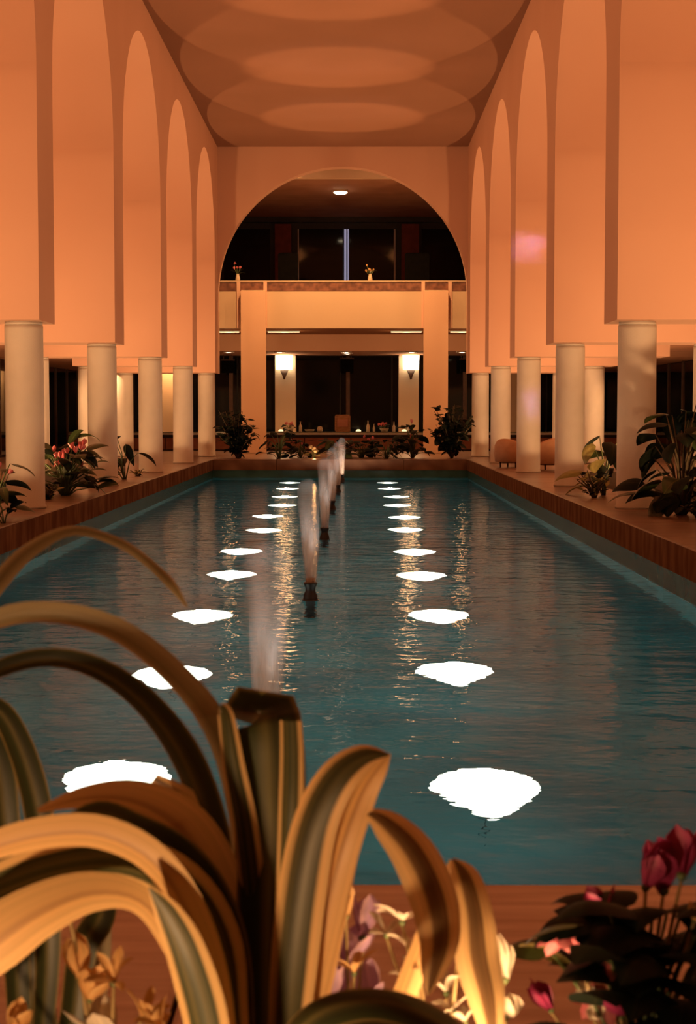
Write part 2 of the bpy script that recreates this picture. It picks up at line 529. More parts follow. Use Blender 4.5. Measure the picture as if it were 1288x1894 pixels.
L = BAY / 3
g = 0.006
stone_l = honed(MB().bevbox(XL - 0.98, XL + 0.03, g, L - g, -0.29, 0, 0.012).mesh('curb_stone', M['granite']))
stone_r = honed(MB().bevbox(XR - 0.03, XR + 1.08, g, L - g, -0.29, 0, 0.012).mesh('curb_stone', M['granite']))
y = YN - 3.2
while y < 44.5:
    link('curb_stone', stone_l, curb).location = (0, y, 0)
    link('curb_stone', stone_r, curb).location = (0, y, 0)
    y += L
wd = (XR - XL - 0.06) / 4
se = honed(MB().bevbox(g, wd - g, YF - 0.03, YF + 1.2, -0.29, 0, 0.012).mesh('curb_stone', M['granite']))
sn = honed(MB().bevbox(g, wd - g, YN - 1.05, YN + 0.03, -0.29, 0, 0.012).mesh('curb_stone', M['granite_x']))
for k in range(4):
    link('curb_stone', se, curb).location = (XL + 0.03 + wd * k, 0, 0)
    link('curb_stone', sn, curb).location = (XL + 0.03 + wd * k, 0, 0)

# ---------------------------------------------------------------- columns
shaft = MB().lathe([(0.262, 0.0), (0.262, 0.03), (0.247, 0.05), (0.245, 1.2), (0.243, 2.28), (0.243, ZP - 0.045)], 32).mesh('shaft', M['column'])
neck = MB().lathe([(0.236, ZP - 0.045), (0.236, ZP)], 28).mesh('neck', M['column'])
ORD = ['', 'first', 'second', 'third', 'fourth', 'fifth']
for side, xi, xo in (('left', WL - 0.30, -6.57), ('right', WR + 0.345, 5.93)):
    for k, yy in enumerate(PIER_Y[2:]):
        for inner, x in ((1, xi), (0, xo)):
            if k == 0 and not inner: continue
            c = empty('round_column', (x, yy + TH / 2, 0))
            link('shaft', shaft, c); link('neck', neck, c)
            if k == 0:
                lab = 'pale round column on the %s edge of the pool before the first one in view' % side
            elif inner:
                lab = '%s pale round column from the camera along the %s edge of the pool' % (ORD[k], side)
            else:
                lab = 'outer pale round column in the %s aisle behind the %s poolside column' % (side, ORD[k])
            tag(c, lab, 'column', 'poolside columns on the %s' % side if inner else 'outer aisle columns on the %s' % side, 'thing')

# ---------------------------------------------------------------- far lobby
YB = 51.0     # balcony front
z_top, z_par, z_bot = atY(640, 519, YB).z, atY(640, 538, YB).z, atY(640, 607, YB).z
fasc = MB().box(-10, 10, YB, YB + 0.35, z_bot, z_par).build('wall_balcony', M['fascia'], kind='structure')
tag(fasc, 'pale orange balcony front wall beyond the great arch', 'balcony')
MB().box(-10, 10, YB - 0.02, YB + 0.32, z_par, z_top - 0.05).build('parapet_band', M['granite_dark'], fasc)
MB().box(-10, 10, YB - 0.06, YB + 0.36, z_top - 0.05, z_top).build('parapet_cap', M['fascia'], fasc)
for px in (441.5, 491, 783, 832.5):
    p = atY(px, 560, YB)
    MB().box(p.x - 0.055, p.x + 0.055, YB - 0.06, YB, z_bot, z_top - 0.05).build('post', M['plaster'], fasc)
MB().box(-10, 10, YB + 0.35, 60.4, z_bot, z_bot + 0.35).build('ceiling_lobby', M['ceil'], kind='structure')
for px0, px1, s in ((446, 492, 'left'), (784, 829, 'right')):
    a, b = atY(px0, 700, YB - 0.3), atY(px1, 700, YB - 0.3)
    o = MB().bevbox(a.x, b.x, YB - 0.3, YB - 0.065, 0, z_par, 0.02)
    q = o.build('square_pillar', M['pillar'])
    tag(q, 'square orange pillar under the balcony, on the %s of the arch view' % s, 'pillar', 'balcony pillars', 'thing')
# drop beam and lower ceiling
zb1 = atY(640, 649, 55).z
MB().box(-10, 10, 55, 55.4, zb1, z_bot).build('trim_2', M['plaster'], kind='structure')
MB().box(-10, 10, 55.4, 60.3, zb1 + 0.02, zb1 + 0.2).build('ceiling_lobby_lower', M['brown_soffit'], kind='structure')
# upper storey
ZU = 4.35
UC = 8.20
MB().box(-10, 10, 51.3, 60.4, ZU - 0.1, ZU).build('floor_upper', M['floor'], kind='structure')
MB().box(-10, 10, 48.55, 60.4, UC, UC + 0.2).build('ceiling_upper', M['brown_soffit'], kind='structure')
MB().box(-10, 10, 48.5, 48.75, UC - 0.02, ZC).build('trim_3', M['fascia'], kind='structure')
YU = 58.4
MB().box(-10, 10, YU + 0.02, YU + 0.3, ZU, UC).build('wall_upper_far', M['black'], kind='structure')
wu = tag(empty('window_1'), 'dark upper lobby windows behind the balcony', 'window', kind='structure')
zt, zb_ = atY(640, 424, YU).z, ZU
for (a, b) in ((415, 500), (551, 634), (646, 732), (780, 860), (330, 405), (870, 950)):
    p, q = atY(a, 500, YU), atY(b, 500, YU)
    MB().box(p.x, q.x, YU - 0.04, YU + 0.01, zb_, zt).build('pane', M['dark_glass'], wu)
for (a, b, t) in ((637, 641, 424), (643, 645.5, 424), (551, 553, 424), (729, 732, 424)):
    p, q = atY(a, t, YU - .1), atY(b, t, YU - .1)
    MB().box(p.x, q.x, YU - 0.12, YU - 0.05, zb_, p.z).build('mullion', M['mullion_glow' if a in (637, 643) else 'white_line'], wu)
p = atY(640, 411, YU - .2)
MB().box(-10, 10, YU - 0.25, YU, p.z, UC).build('header', M['black'], wu)
for (a, b) in ((509, 539), (743, 775)):
    p, q = atY(a, 415, YU - .3), atY(b, 466, YU - .3)
    MB().box(p.x, q.x, YU - 0.42, YU - 0.05, ZU, p.z).build('pilaster', M['red_dark'], wu)

# far lower glazing
YG = 60.0
zt = zb1
MB().box(-10.2, 10, YG + 0.05, YG + 0.3, 0, zt + 0.1).build('wall_far', M['black'], kind='structure')
wl_ = tag(empty('window_2'), 'tall black lobby windows at the far end beyond the bar', 'window', kind='structure')
x = -10.0
while x < 9.9:
    MB().box(x + 0.03, min(x + 1.9, 9.9) - 0.03, YG - 0.02, YG + 0.04, 0.1, zt).build('pane', M['dark_glass'], wl_)
    x += 1.9
for px in (428, 644, 860):
    p = atY(px, 700, YG)
    MB().box(p.x - 0.07, p.x + 0.07, YG - 0.14, YG - 0.02, 0, zt).build('mullion', M['bronze'], wl_)
for (a, b, lit) in ((509, 547, 1), (738, 775, 1), (300, 322, 0), (941, 957, 0), (150, 166, 0), (1150, 1164, 0)):
    p, q = atY(a, 700, 59.3), atY(b, 700, 59.3)
    o = MB().box(p.x, q.x, 59.3, 59.95, 0, zt + .01).build('pier', M['fascia'], wl_)
# side glazing of the aisles
for nm, xx, lab in (('window_3', -9.9, 'black night glazing along the left aisle'), ('window_4', 9.6, 'black night glazing along the right aisle')):
    w = tag(empty(nm), lab, 'window', kind='structure')
    y = -4.0
    k = 0
    pane = MB().box(-0.02, 0.02, 0.04, 2.1, 0.05, 2.72).mesh('pane', M['dark_glass'])
    mul = MB().box(-0.06, 0.06, -0.04, 0.04, 0.0, 2.75).mesh('mullion', M['bronze'])
    while y < 59.5:
        link('pane', pane, w).location = (xx, y, 0)
        link('mullion', mul, w).location = (xx, y, 0)
        y += 2.14
MB().box(-10.25, -10.0, -4.2, 60.5, 0, 2.75).build('wall_left_aisle', M['black'], kind='structure')
MB().box(9.7, 9.95, -4.2, 60.5, 0, 2.75).build('wall_right_aisle', M['black'], kind='structure')

# ---------------------------------------------------------------- lights that have fixtures
dl_ring = MB().lathe([(0.20, 0.0), (0.20, -0.03), (0.15, -0.035), (0.15, 0.0)], 20, caps=False).mesh('ring', M['ceramic'])
dl_lens = MB().lathe([(0.15, -0.012), (0.10, -0.03), (0.02, -0.038)], 20).mesh('lens', M['lamp_white'])


def downlight(loc, label, group, power, col=WARM, spot=140, scale=1.0, size=0.12):
    e = empty('ceiling_downlight', loc)
    e.scale = (scale,) * 3
    link('ring', dl_ring, e); link('lens', dl_lens, e)
    tag(e, label, 'ceiling light', group, 'thing')
    lamp('bulb', 'SPOT', (0, 0, -0.06), power, col, e, size, spot, 0.6)
    return e


for k, (px, w) in enumerate(((423, 'far left'), (518, 'left sconce pier'), (640, 'middle'), (762, 'right sconce pier'), (855, 'far right'))):
    p = atY(px, 650, 56.2)
    downlight((p.x, 56.2, zb1 + 0.02), 'small lit downlight in the low lobby ceiling above the %s' % ('bar middle' if w == 'middle' else w + (' window' if 'far' in w else '')), 'lobby downlights', P_LOBBY)
for s, px in (('left', 642), ):
    p = atY(px, 661, 57.4)
    downlight((p.x, 57.4, zb1 + 0.02), 'small lit downlight close to the hanging sign over the bar', 'lobby downlights', P_LOBBY * .4)
for i, (x, yy, s, w) in enumerate(((-7.4, 55, 'left', 'farthest'), (-7.35, 46.2, 'left', 'second farthest'), (-7.35, 38.6, 'left', 'second nearest'), (-7.35, 32, 'left', 'nearest'), (6.95, 45.0, 'right', 'second farthest'), (6.9, 54, 'right', 'farthest'), (6.95, 38.6, 'right', 'second nearest'), (6.95, 32, 'right', 'nearest'))):
    downlight((x, yy, 2.75), 'round lit downlight in the low %s aisle ceiling, the %s one' % (s, w), 'aisle downlights', P_AISLE, TUNG, 150)
p = atY(311, 690, 58.7)
downlight((p.x, 58.7, zb1 + 0.02), 'bright lit downlight over the far pier seen between the third and fourth left columns', 'lobby downlights', P_LOBBY * 1.6)
# glowing strips added for the light streaks on the balcony underside by the pillars
for i, (pa, pb) in enumerate(((398, 444), (494, 556), (722, 782), (832, 880))):
    p, q = atY(pa, 612, 52.2), atY(pb, 612, 52.2)
    w = (q.x - p.x) / 2
    e = empty('soffit_glow_strip', ((p.x + q.x) / 2, 52.2, z_bot))
    MB().box(-w, w, -0.16, 0.16, -0.05, 0.0).build('tray', M['ceramic'], e)
    MB().box(-w + .03, w - .03, -0.13, 0.13, -0.075, -0.05).build('diffuser', M['strip'], e)
    tag(e, 'added glowing strip for the lit soffit under the balcony %s' % ('far left by the arch edge', 'just right of the left pillar', 'just left of the right pillar', 'far right by the arch edge')[i], 'ceiling light', 'balcony soffit glow strips', 'thing')
    lamp('bulb', 'POINT', (0, 0.3, -0.25), 22, WARM, e, 0.10)
# upper ceiling lamp
p = atZ(630, 352, UC)
e = empty('ceiling_lamp', (p.x, p.y, UC))
MB().lathe([(0.24, 0.0), (0.24, -0.05), (0.20, -0.07)], 24).build('rim', M['ceramic'], e)
MB().lathe([(0.22, -0.071), (0.15, -0.11), (0.03, -0.125)], 24).build('diffuser', M['lamp_white'], e)
tag(e, 'single lit oval lamp on the dark ceiling seen through the great arch', 'ceiling light', kind='thing')
lamp('bulb', 'SPOT', (0, 0, -0.2), 200, TUNG, e, 0.15, 165, 0.6)
# floods on the hall side of the balcony, fixed to the beam above the arch
for i, x in enumerate((-2.3, 1.7)):
    e = empty('beam_floodlight', (x, 47.62, UC + 0.42))
    MB().cbox((0, 0, 0), (0.32, 0.235, 0.18)).build('housing', M['ceramic'], e)
    MB().cbox((0, 0.02, -0.10), (0.26, 0.12, 0.02)).build('lens', M['lamp_white'], e)
    tag(e, 'floodlight hidden above the great arch, %s one' % ('left', 'right')[i], 'floodlight', 'arch floodlights', 'thing')
    lamp('bulb', 'SPOT', (0, 0.05, -0.16), P_FASCIA / 2, WARM, e, 0.1, 110, 0.5, aim=(0, 3.0, -5.0))

# sconces
for (a, b, s) in ((510, 542, 'left'), (745, 776, 'right')):
    p, q = atY(a, 657, 59.1), atY(b, 684, 59.1)
    cx, cz, w, h = (p.x + q.x) / 2, (p.z + q.z) / 2, q.x - p.x, p.z - q.z
    e = empty('wall_sconce', (cx, 59.3, cz - h / 2 - 0.35))
    sh = MB().lathe([(w / 2 * .92, 0.35), (w / 2, 0.35 + h)], 20, caps=True, sy=0.7)
    sh.build('shade', M['sconce'], e).location = (0, -0.24, 0)
    br = MB().lathe([(0.03, 0.0), (0.06, 0.12), (0.16, 0.33)], 16, sy=0.7)
    br.build('bracket', M['bronze'], e).location = (0, -0.2, 0)
    tag(e, 'glowing cream wall sconce on the %s pier behind the bar' % s, 'sconce', 'bar sconces', 'thing')
    lamp('bulb', 'POINT', (0, -0.55, 0.35 + h / 2), 30, WARM, e, 0.15)

# hanging signs / dark boxes
for (a, b, t, bt, s) in ((630, 654, 663, 688, 'centre'), (410, 433, 666, 690, 'left'), (852, 862, 664, 688, 'right')):
    p, q = atY(a, t, 58.9), atY(b, bt, 58.9)
    e = empty('hanging_sign', ((p.x + q.x) / 2, 58.9, q.z))
    w, h = q.x - p.x, p.z - q.z
    MB().cbox((0, 0, h / 2), (w, 0.10, h)).build('panel', M['dark_uphol'], e)
    MB().box(-w / 2 - .02, w / 2 + .02, -.06, .06, h - 0.02, h + 0.02).build('top_rail', M['bronze'], e)
    MB().tube([(-w / 3, 0, h), (-w / 3, 0, zb1 + 0.03 - q.z)], 0.012).build('rod', M['bronze'], e)
    MB().tube([(w / 3, 0, h), (w / 3, 0, zb1 + 0.03 - q.z)], 0.012).build('rod', M['bronze'], e)
    tag(e, 'square black sign board hanging before the %s lobby window' % s, 'sign', 'hanging signs', 'thing')

# bar counter
YC = 54.0
zc = atY(640, 799, YC).z
ct = empty('bar_counter', (0, YC, 0))
MB().box(-9.5, 9.3, -0.05, 0.75, zc - 0.07, zc).build('counter_top', M['counter_top'], ct)
MB().box(-9.5, 9.3, -0.06, -0.05, zc - 0.09, zc - 0.045).build('edge_rail', M['white_line'], ct)
MB().box(-9.4, 9.2, 0.18, 0.65, 0, zc - 0.07).build('body', M['black'], ct)
k = 0
x = -9.4
while x < 9.0:
    MB().box(x + 0.015, x + 1.535, 0.14, 0.18, 0.03, zc - 0.20).build('front_panel', M['counter_front'], ct)
    x += 1.55
tag(ct, 'long low bar counter with glassy top under the sconces', 'bar counter', kind='thing')

# wooden box on counter
p, q = atY(621, 767, YC + .3), atY(647, 793, YC + .3)
bx = empty('wooden_box', ((p.x + q.x) / 2, YC + .3, zc))
w, h = q.x - p.x, p.z - zc
MB().box(-w / 2 + .02, w / 2 - .02, -.15, .15, 0.02, h - .03).build('body', M['wood'], bx)
MB().box(-w / 2, w / 2, -.17, .17, h - .04, h).build('lid', M['wood'], bx)
MB().box(-w / 2, w / 2, -.17, .17, 0, .03).build('base', M['wood'], bx)
for s in (-1, 1):
    MB().box(s * (w / 2) - .025, s * (w / 2) + .025, -.175, -.14, 0.03, h - .04).build('post', M['wood'], bx)
MB().box(-w / 2 + .05, w / 2 - .05, -.165, -.15, h * .3, h * .72).build('front_panel', M['counter_front'], bx)
tag(bx, 'wooden box standing in the middle of the bar counter', 'box')

bot_prof = [(0.05, 0), (0.055, 0.02), (0.055, 0.20), (0.02, 0.27), (0.018, 0.34), (0.024, 0.345), (0.024, 0.36)]
bot = MB().lathe(bot_prof, 12).mesh('body', M['ceramic'])
cap = MB().lathe([(0.026, 0.352), (0.026, 0.385), (0.01, 0.39)], 10).mesh('cap', M['bronze'])
for px, sc, lab in ((556, 0.95, 'pale bottle left of the wooden box on the bar'), (681, 1.0, 'tall pale bottle first right of the wooden box'), (692, 0.72, 'short pale bottle second right of the wooden box'), (729, 0.9, 'pale bottle near the right sconce pier on the bar')):
    p = atY(px, 790, YC + .25)
    e = empty('bottle', (p.x, YC + .25, zc)); e.scale = (sc, sc, sc)
    link('body', bot, e); link('cap', cap, e)
    tag(e, lab, 'bottle', 'bottles on the bar')
for px, lab in ((592, 'small white jar on the bar left of the wooden box'), (573, 'low pale bowl on the bar beside the leftmost bottle'), (756, 'small pale jar beside the rightmost bottle on the bar')):
    p = atY(px, 790, YC + .2)
    e = empty('jar', (p.x, YC + .2, zc))
    low = 'bowl' in lab
    MB().lathe([(0.05, 0), (0.09 if not low else .14, 0.03), (0.09 if not low else .17, 0.13 if not low else .07), (0.07 if not low else .16, 0.15 if not low else .08)], 14).build('body', M['ceramic'], e)
    if not low: MB().lathe([(0.075, 0.15), (0.075, 0.17), (0.02, 0.185)], 12).build('lid', M['ceramic'], e)
    tag(e, lab, 'bowl' if low else 'jar')


for px, w in ((520, 'under the left sconce'), (640, 'beside the wooden box'), (748, 'under the right sconce')):  # glowing discs added for the light reflected in the counter top
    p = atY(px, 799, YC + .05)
    e = empty('added_counter_glow', (p.x + (0.42 if px == 640 else 0), YC + .06, zc))
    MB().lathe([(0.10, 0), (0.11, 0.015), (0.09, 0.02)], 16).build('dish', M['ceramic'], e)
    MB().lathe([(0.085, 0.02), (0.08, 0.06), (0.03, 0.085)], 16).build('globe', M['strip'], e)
    tag(e, 'small added glow for a light reflection on the bar counter %s' % w, 'lamp', 'added counter glows', 'thing')


# ================================================================== FOUNTAIN AND POOL LIGHTS
def revolve_jet(h, seed):
    rnd = random.Random(seed)
    n, m = 20, 26
    vs, fs = [], []
    ph = [rnd.uniform(0, 6.28) for _ in range(4)]
    for i in range(m + 1):
        t = i / m
        r = 0.052 + 0.055 * t ** 0.7
        if t > 0.86: r *= math.sqrt(max(0.02, 1 - ((t - 0.86) / 0.145) ** 2))
        for k in range(n):
            a = 2 * math.pi * k / n
            rr = r * (1 + 0.10 * math.sin(3 * a + ph[0] + 4 * t) + 0.06 * math.sin(7 * a + ph[1] - 9 * t))
            vs.append((rr * math.cos(a) + 0.015 * t * math.sin(ph[2]), rr * math.sin(a), h * t))
    for i in range(m):
        for k in range(n):
            k2 = (k + 1) % n
            fs.append((i * n + k, i * n + k2, (i + 1) * n + k2, (i + 1) * n + k))
    fs.append(tuple(range(m * n, m * n + n)))
    return MB().add(vs, fs, True)


NOZ = [(-0.41, 7.5), (-0.40, 14.83), (-0.40, 22.04), (-0.39, 28.92), (-0.35, 35.4), (-0.30, 41.4)]
nz_body = MB().lathe([(0.045, -1.15), (0.045, -0.06), (0.062, -0.05), (0.068, 0.0), (0.062, 0.05), (0.046, 0.085), (0.045, 0.11), (0.062, 0.15), (0.06, 0.165), (0.04, 0.165), (0.038, 0.12)], 20)
nz_mesh = nz_body.mesh('body', M['black'])
nz_collar = MB().lathe([(0.074, -0.01), (0.078, 0.0), (0.074, 0.01)], 20).mesh('collar', M['black'])
NL = ['nearest', 'second nearest', 'third nearest', 'fourth nearest', 'fifth nearest', 'farthest']
for k, (x, yy) in enumerate(NOZ):
    e = empty('fountain_nozzle', (x, yy, ZW))
    link('body', nz_mesh, e); link('collar', nz_collar, e)
    tag(e, 'black fountain nozzle standing in the pool, %s of the row' % NL[k], 'nozzle', 'fountain nozzles', 'thing')
    j = revolve_jet(0.95, k).build('water_jet', M['jet'])
    j.location = (x, yy, ZW + 0.167)
    tag(j, 'white upright water jet above the %s fountain nozzle' % NL[k], 'water jet', 'water jets', 'thing')
    lamp('jet_fill', 'SPOT', (0, 0, 0.172), 80, (1.0, 0.88, 0.74), e, 0.015, 26, 0.6, aim=(0, 0, 5))  # added lamp; whitens the jet in place of underwater light
    dy = 1.6 if k < 5 else 0.5
    f = empty('fountain_uplight', (x * (yy + dy) / yy, yy + dy, ZW))
    MB().lathe([(0.05, -1.2), (0.03, -0.02), (0.045, 0.0), (0.048, 0.04), (0.042, 0.04), (0.04, 0.02)], 18).build('housing', M['black'], f)
    MB().lathe([(0.04, 0.018), (0.01, 0.024)], 18).build('lens', M['lamp_white'], f)
    tag(f, 'low round uplight at the water surface behind the %s fountain nozzle' % NL[k], 'uplight', 'fountain uplights', 'thing')
    lamp('disc_bulb', 'SPOT', (0.0, 0, 0.06), P_DISC, TUNG, f, 0.05, 2 * math.degrees(math.atan(2.25 / 9.2)), 0.3, aim=(0.0, 1.1 - dy, 9.2))
    lamp('fill_bulb', 'SPOT', (0.0, 0, 0.07), P_FILL, FILLC, f, 0.05, 172, 0.2, aim=(0.0, 0, 5))  # added fill, stands for pool light rising out of the water

TEN = ['first', 'second', 'third', 'fourth', 'fifth', 'sixth', 'seventh', 'eighth', 'ninth', 'tenth', 'last and farthest']
RLX = [(915, 1462), (850, 1243), (818, 1139), (783, 1065), (770, 1021), (752, 980), (750, 957), (737, 935), (735, 919), (722, 904), (718, 893)]
LLX = [(185, 1445), (302, 1250), (365, 1139), (422, 1063), (442, 1020), (485, 981), (492, 955), (520, 935), (525, 919), (530, 904), (535, 893)]
ln_mb = MB().lathe([(0.27, 0.0), (0.275, 0.06), (0.26, 0.12), (0.21, 0.17), (0.12, 0.205), (0.02, 0.215)], 28)
ln_mb.v = [(x * (1 - 2.2 * max(0, -y)), y * (2.0 if y < 0 else 1.2), z) for (x, y, z) in ln_mb.v]
ln_dome = ln_mb.mesh('lens', M['lens'])
ln_base = MB().lathe([(0.004, -1.28), (0.004, -0.02), (0.22, -0.015), (0.24, 0.0)], 24).mesh('housing', M['pool'])
for row, s in ((RLX, 'right'), (LLX, 'left')):
    for k, (px, py) in enumerate(row):
        p = atZ(px, py, ZW)
        e = empty('pool_light', (p.x, p.y + 0.50, ZW - 0.46))
        e.scale = (0.98, 0.98, 0.98)
        link('lens', ln_dome, e); link('housing', ln_base, e)
        tag(e, '%s glowing white underwater pool light from the camera in the %s row' % (TEN[k], s), 'pool light', 'underwater pool lights', 'thing')
        lamp('bulb', 'POINT', (0, 0, 0.33), P_POOL, POOLC, e, 0.08)

# ================================================================== BED UPLIGHTS
for s, x in (('left', -5.3), ('right', 4.75)):
    for k, yy in enumerate(PIER_Y[1:]):
        yc = yy - BAY / 2 + TH / 2
        e = empty('bed_uplight', (x, yc, 0.072))
        MB().lathe([(0.10, -0.05), (0.10, 0.01), (0.12, 0.03), (0.14, 0.12), (0.13, 0.13)], 18).build('housing', M['black'], e)
        MB().lathe([(0.125, 0.120), (0.125, 0.126), (0.02, 0.128)], 18).build('lens', M['lamp_white'], e)
        tag(e, 'small black uplight in the %s planting bed in bay %s from the camera' % (s, ('one', 'two', 'three', 'four', 'five', 'six', 'seven')[k]), 'uplight', 'planting bed uplights', 'thing')
        lamp('bulb', 'SPOT', (0, 0, 0.18), P_BAY, TUNG, e, 0.10, 150, 1.0, aim=(0, 0, 5))
        lamp('low_bulb', 'SPOT', (0, 0, 0.16), P_BAY_LOW, (1.0, 0.50, 0.20), e, 0.10, 178, 0.06, aim=(0, 0, 5))


# ================================================================== PLANTS
def blade_mesh(name, mat, pts, widths, sides, fold=0.12, across=6):
    """strap leaf: pts 3D centre line, widths in metres, sides = unit vectors across the blade"""
    nseg = len(pts)
    vs, fs, uvs = [], [], []
    for i in range(nseg):
        t = (pts[min(i + 1, nseg - 1)] - pts[max(i - 1, 0)]).normalized()
        nrm = sides[i].cross(t).normalized()
        for k in range(across + 1):
            u = k / across
            s = (u - 0.5)
            vs.append(pts[i] + sides[i] * (s * widths[i]) + nrm * (fold * widths[i] * (abs(s) * 2) ** 1.5))
            uvs.append((u, i / (nseg - 1)))
    w = across + 1
    for i in range(nseg - 1):
        for k in range(across):
            fs.append((i * w + k, i * w + k + 1, (i + 1) * w + k + 1, (i + 1) * w + k))
    me = bpy.data.meshes.new(name)
    me.from_pydata([tuple(v) for v in vs], [], fs)
    lay = me.uv_layers.new(name='UVMap')
    for poly in me.polygons:
        poly.use_smooth = True
        for li in poly.loop_indices:
            lay.data[li].uv = uvs[me.loops[li].vertex_index]
    me.materials.append(mat)
    me.update()
    return me


def catmull(P, n):
    out = []
    m = len(P)
    for i in range(n + 1):
        t = i / n * (m - 1)
        k = min(int(t), m - 2)
        f = t - k
        p0, p1, p2, p3 = P[max(k - 1, 0)], P[k], P[k + 1], P[min(k + 2, m - 1)]
        out.append([0.5 * ((2 * p1[j]) + (-p0[j] + p2[j]) * f + (2 * p0[j] - 5 * p1[j] + 4 * p2[j] - p3[j]) * f * f + (-p0[j] + 3 * p1[j] - 3 * p2[j] + p3[j]) * f ** 3) for j in range(len(p1))])
    return out


def unit_leaf(name, mat, wid=0.55, droop=0.35, fold=0.10, nseg=8, shape='ovate'):
    """leaf of length 1 along +Y starting at the origin, face up, bending down towards the tip"""
    pts, ws, sd = [], [], []
    for i in range(nseg + 1):
        t = i / nseg
        a = droop * t
        pts.append(Vector((0, t * math.cos(a * 0.8), -droop * t * t * 0.6 + 0.12 * t)))
        if shape == 'ovate': w = math.sin(math.pi * min(1, t ** 0.62)) ** 0.75
        elif shape == 'lance': w = math.sin(math.pi * t ** 0.8) ** 0.8
        else: w = math.sin(math.pi * min(1, t ** 1.5 * 0.93 + 0.07)) ** 0.7
        ws.append(max(wid * w, 0.012)); sd.append(Vector((1, 0, 0)))
    return blade_mesh(name, mat, pts, ws, sd, fold, 4)


LEAF = {
    'broad': unit_leaf('leaf', M['green'], 0.62, 0.75, -0.10),
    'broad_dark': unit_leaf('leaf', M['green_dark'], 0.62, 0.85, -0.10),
    'lance': unit_leaf('leaf', M['green'], 0.26, 0.8, 0.10, shape='lance'),
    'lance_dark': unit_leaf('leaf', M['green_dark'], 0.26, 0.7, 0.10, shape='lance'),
    'lime': unit_leaf('leaf', M['lime'], 0.6, 0.8, -0.10),
    'small': unit_leaf('leaf', M['green_dark'], 0.60, 0.3, 0.05, 4),
    'small_lime': unit_leaf('leaf', M['lime'], 0.60, 0.3, 0.05, 4),
}
PETAL = {k: unit_leaf('petal', M['petal_' + k], 0.60, -0.55, 0.14, 5, 'petal') for k in ('white', 'lilac', 'magenta', 'pink', 'amber')}
PETAL_N = {k: unit_leaf('petal', M['petal_' + k], 0.30, 0.5, 0.2, 5, 'petal') for k in ('white', 'amber')}


def place_leaf(me, name, parent, loc, length, az, el, roll=0.0):
    """az: compass of the leaf's +Y about Z, el: elevation"""
    o = link(name, me, parent)
    o.location = loc
    o.rotation_euler = (Matrix.Rotation(az, 3, 'Z') @ Matrix.Rotation(el, 3, 'X') @ Matrix.Rotation(roll, 3, 'Y')).to_euler()
    o.scale = (length, length, length)
    return o


def flower(parent, loc, size, kind, rnd, up=0.8, narrow=False, n=5, face=None):
    """one flower: calyx mesh with petals as sub-parts; loc is local to the plant"""
    c = MB().lathe([(0.02, -0.10), (0.09, -0.04), (0.10, 0.03), (0.05, 0.06)], 8).build('flower', M['stem_green'], parent)
    c.location = loc
    c.scale = (size,) * 3
    c.rotation_euler = face if face is not None else (rnd.uniform(-.5, .5), rnd.uniform(-.5, .5), rnd.uniform(0, 6))
    src = (PETAL_N if narrow else PETAL)[kind]
    for k in range(n):
        place_leaf(src, 'petal', c, (0, 0, 0), rnd.uniform(.85, 1.1), 2 * math.pi * k / n + rnd.uniform(-.2, .2), up + rnd.uniform(-.3, .3), rnd.uniform(-.4, .4))
    return c


def broad_plant(name, base, h, spread, nleaf, llen, kinds, seed, label, cat='plant', group=None, flowers=None, el=(-0.5, 0.5), stem='stem_green', zmin=0.15):
    rnd = random.Random(seed)
    e = empty(name, base)
    tag(e, label, cat, group, 'thing')
    for k in range(nleaf):
        az = rnd.uniform(0, 2 * math.pi)
        t = (k + 0.5) / nleaf
        hh = h * (zmin + (1 - zmin) * t) * rnd.uniform(.85, 1.05)
        rr = spread * rnd.uniform(.25, 1.0) * (1.0 - 0.45 * t)
        tip = Vector((-math.sin(az) * rr, math.cos(az) * rr, hh))
        mid = Vector((tip.x * .35, tip.y * .35, hh * .62))
        MB().tube([(tip.x * .05, tip.y * .05, -0.03), mid, tip], [0.012 * h + .004, 0.009 * h + .003, 0.005], 5).build('stem', M[stem], e)
        place_leaf(LEAF[rnd.choice(kinds)], 'leaf', e, tip, llen * rnd.uniform(.7, 1.15), az + rnd.uniform(-.5, .5), rnd.uniform(*el), rnd.uniform(-.5, .5))
    for (kind, n, size) in (flowers or []):
        for k in range(n):
            az = rnd.uniform(0, 2 * math.pi)
            rr = spread * rnd.uniform(.1, .8)
            p = Vector((-math.sin(az) * rr, math.cos(az) * rr, h * rnd.uniform(.55, 1.05)))
            MB().tube([(p.x * .1, p.y * .1, 0), (p.x * .6, p.y * .6, p.z * .7), p], [.006, .005, .004], 5).build('stem', M[stem], e)
            flower(e, p, size, kind, rnd)
    return e


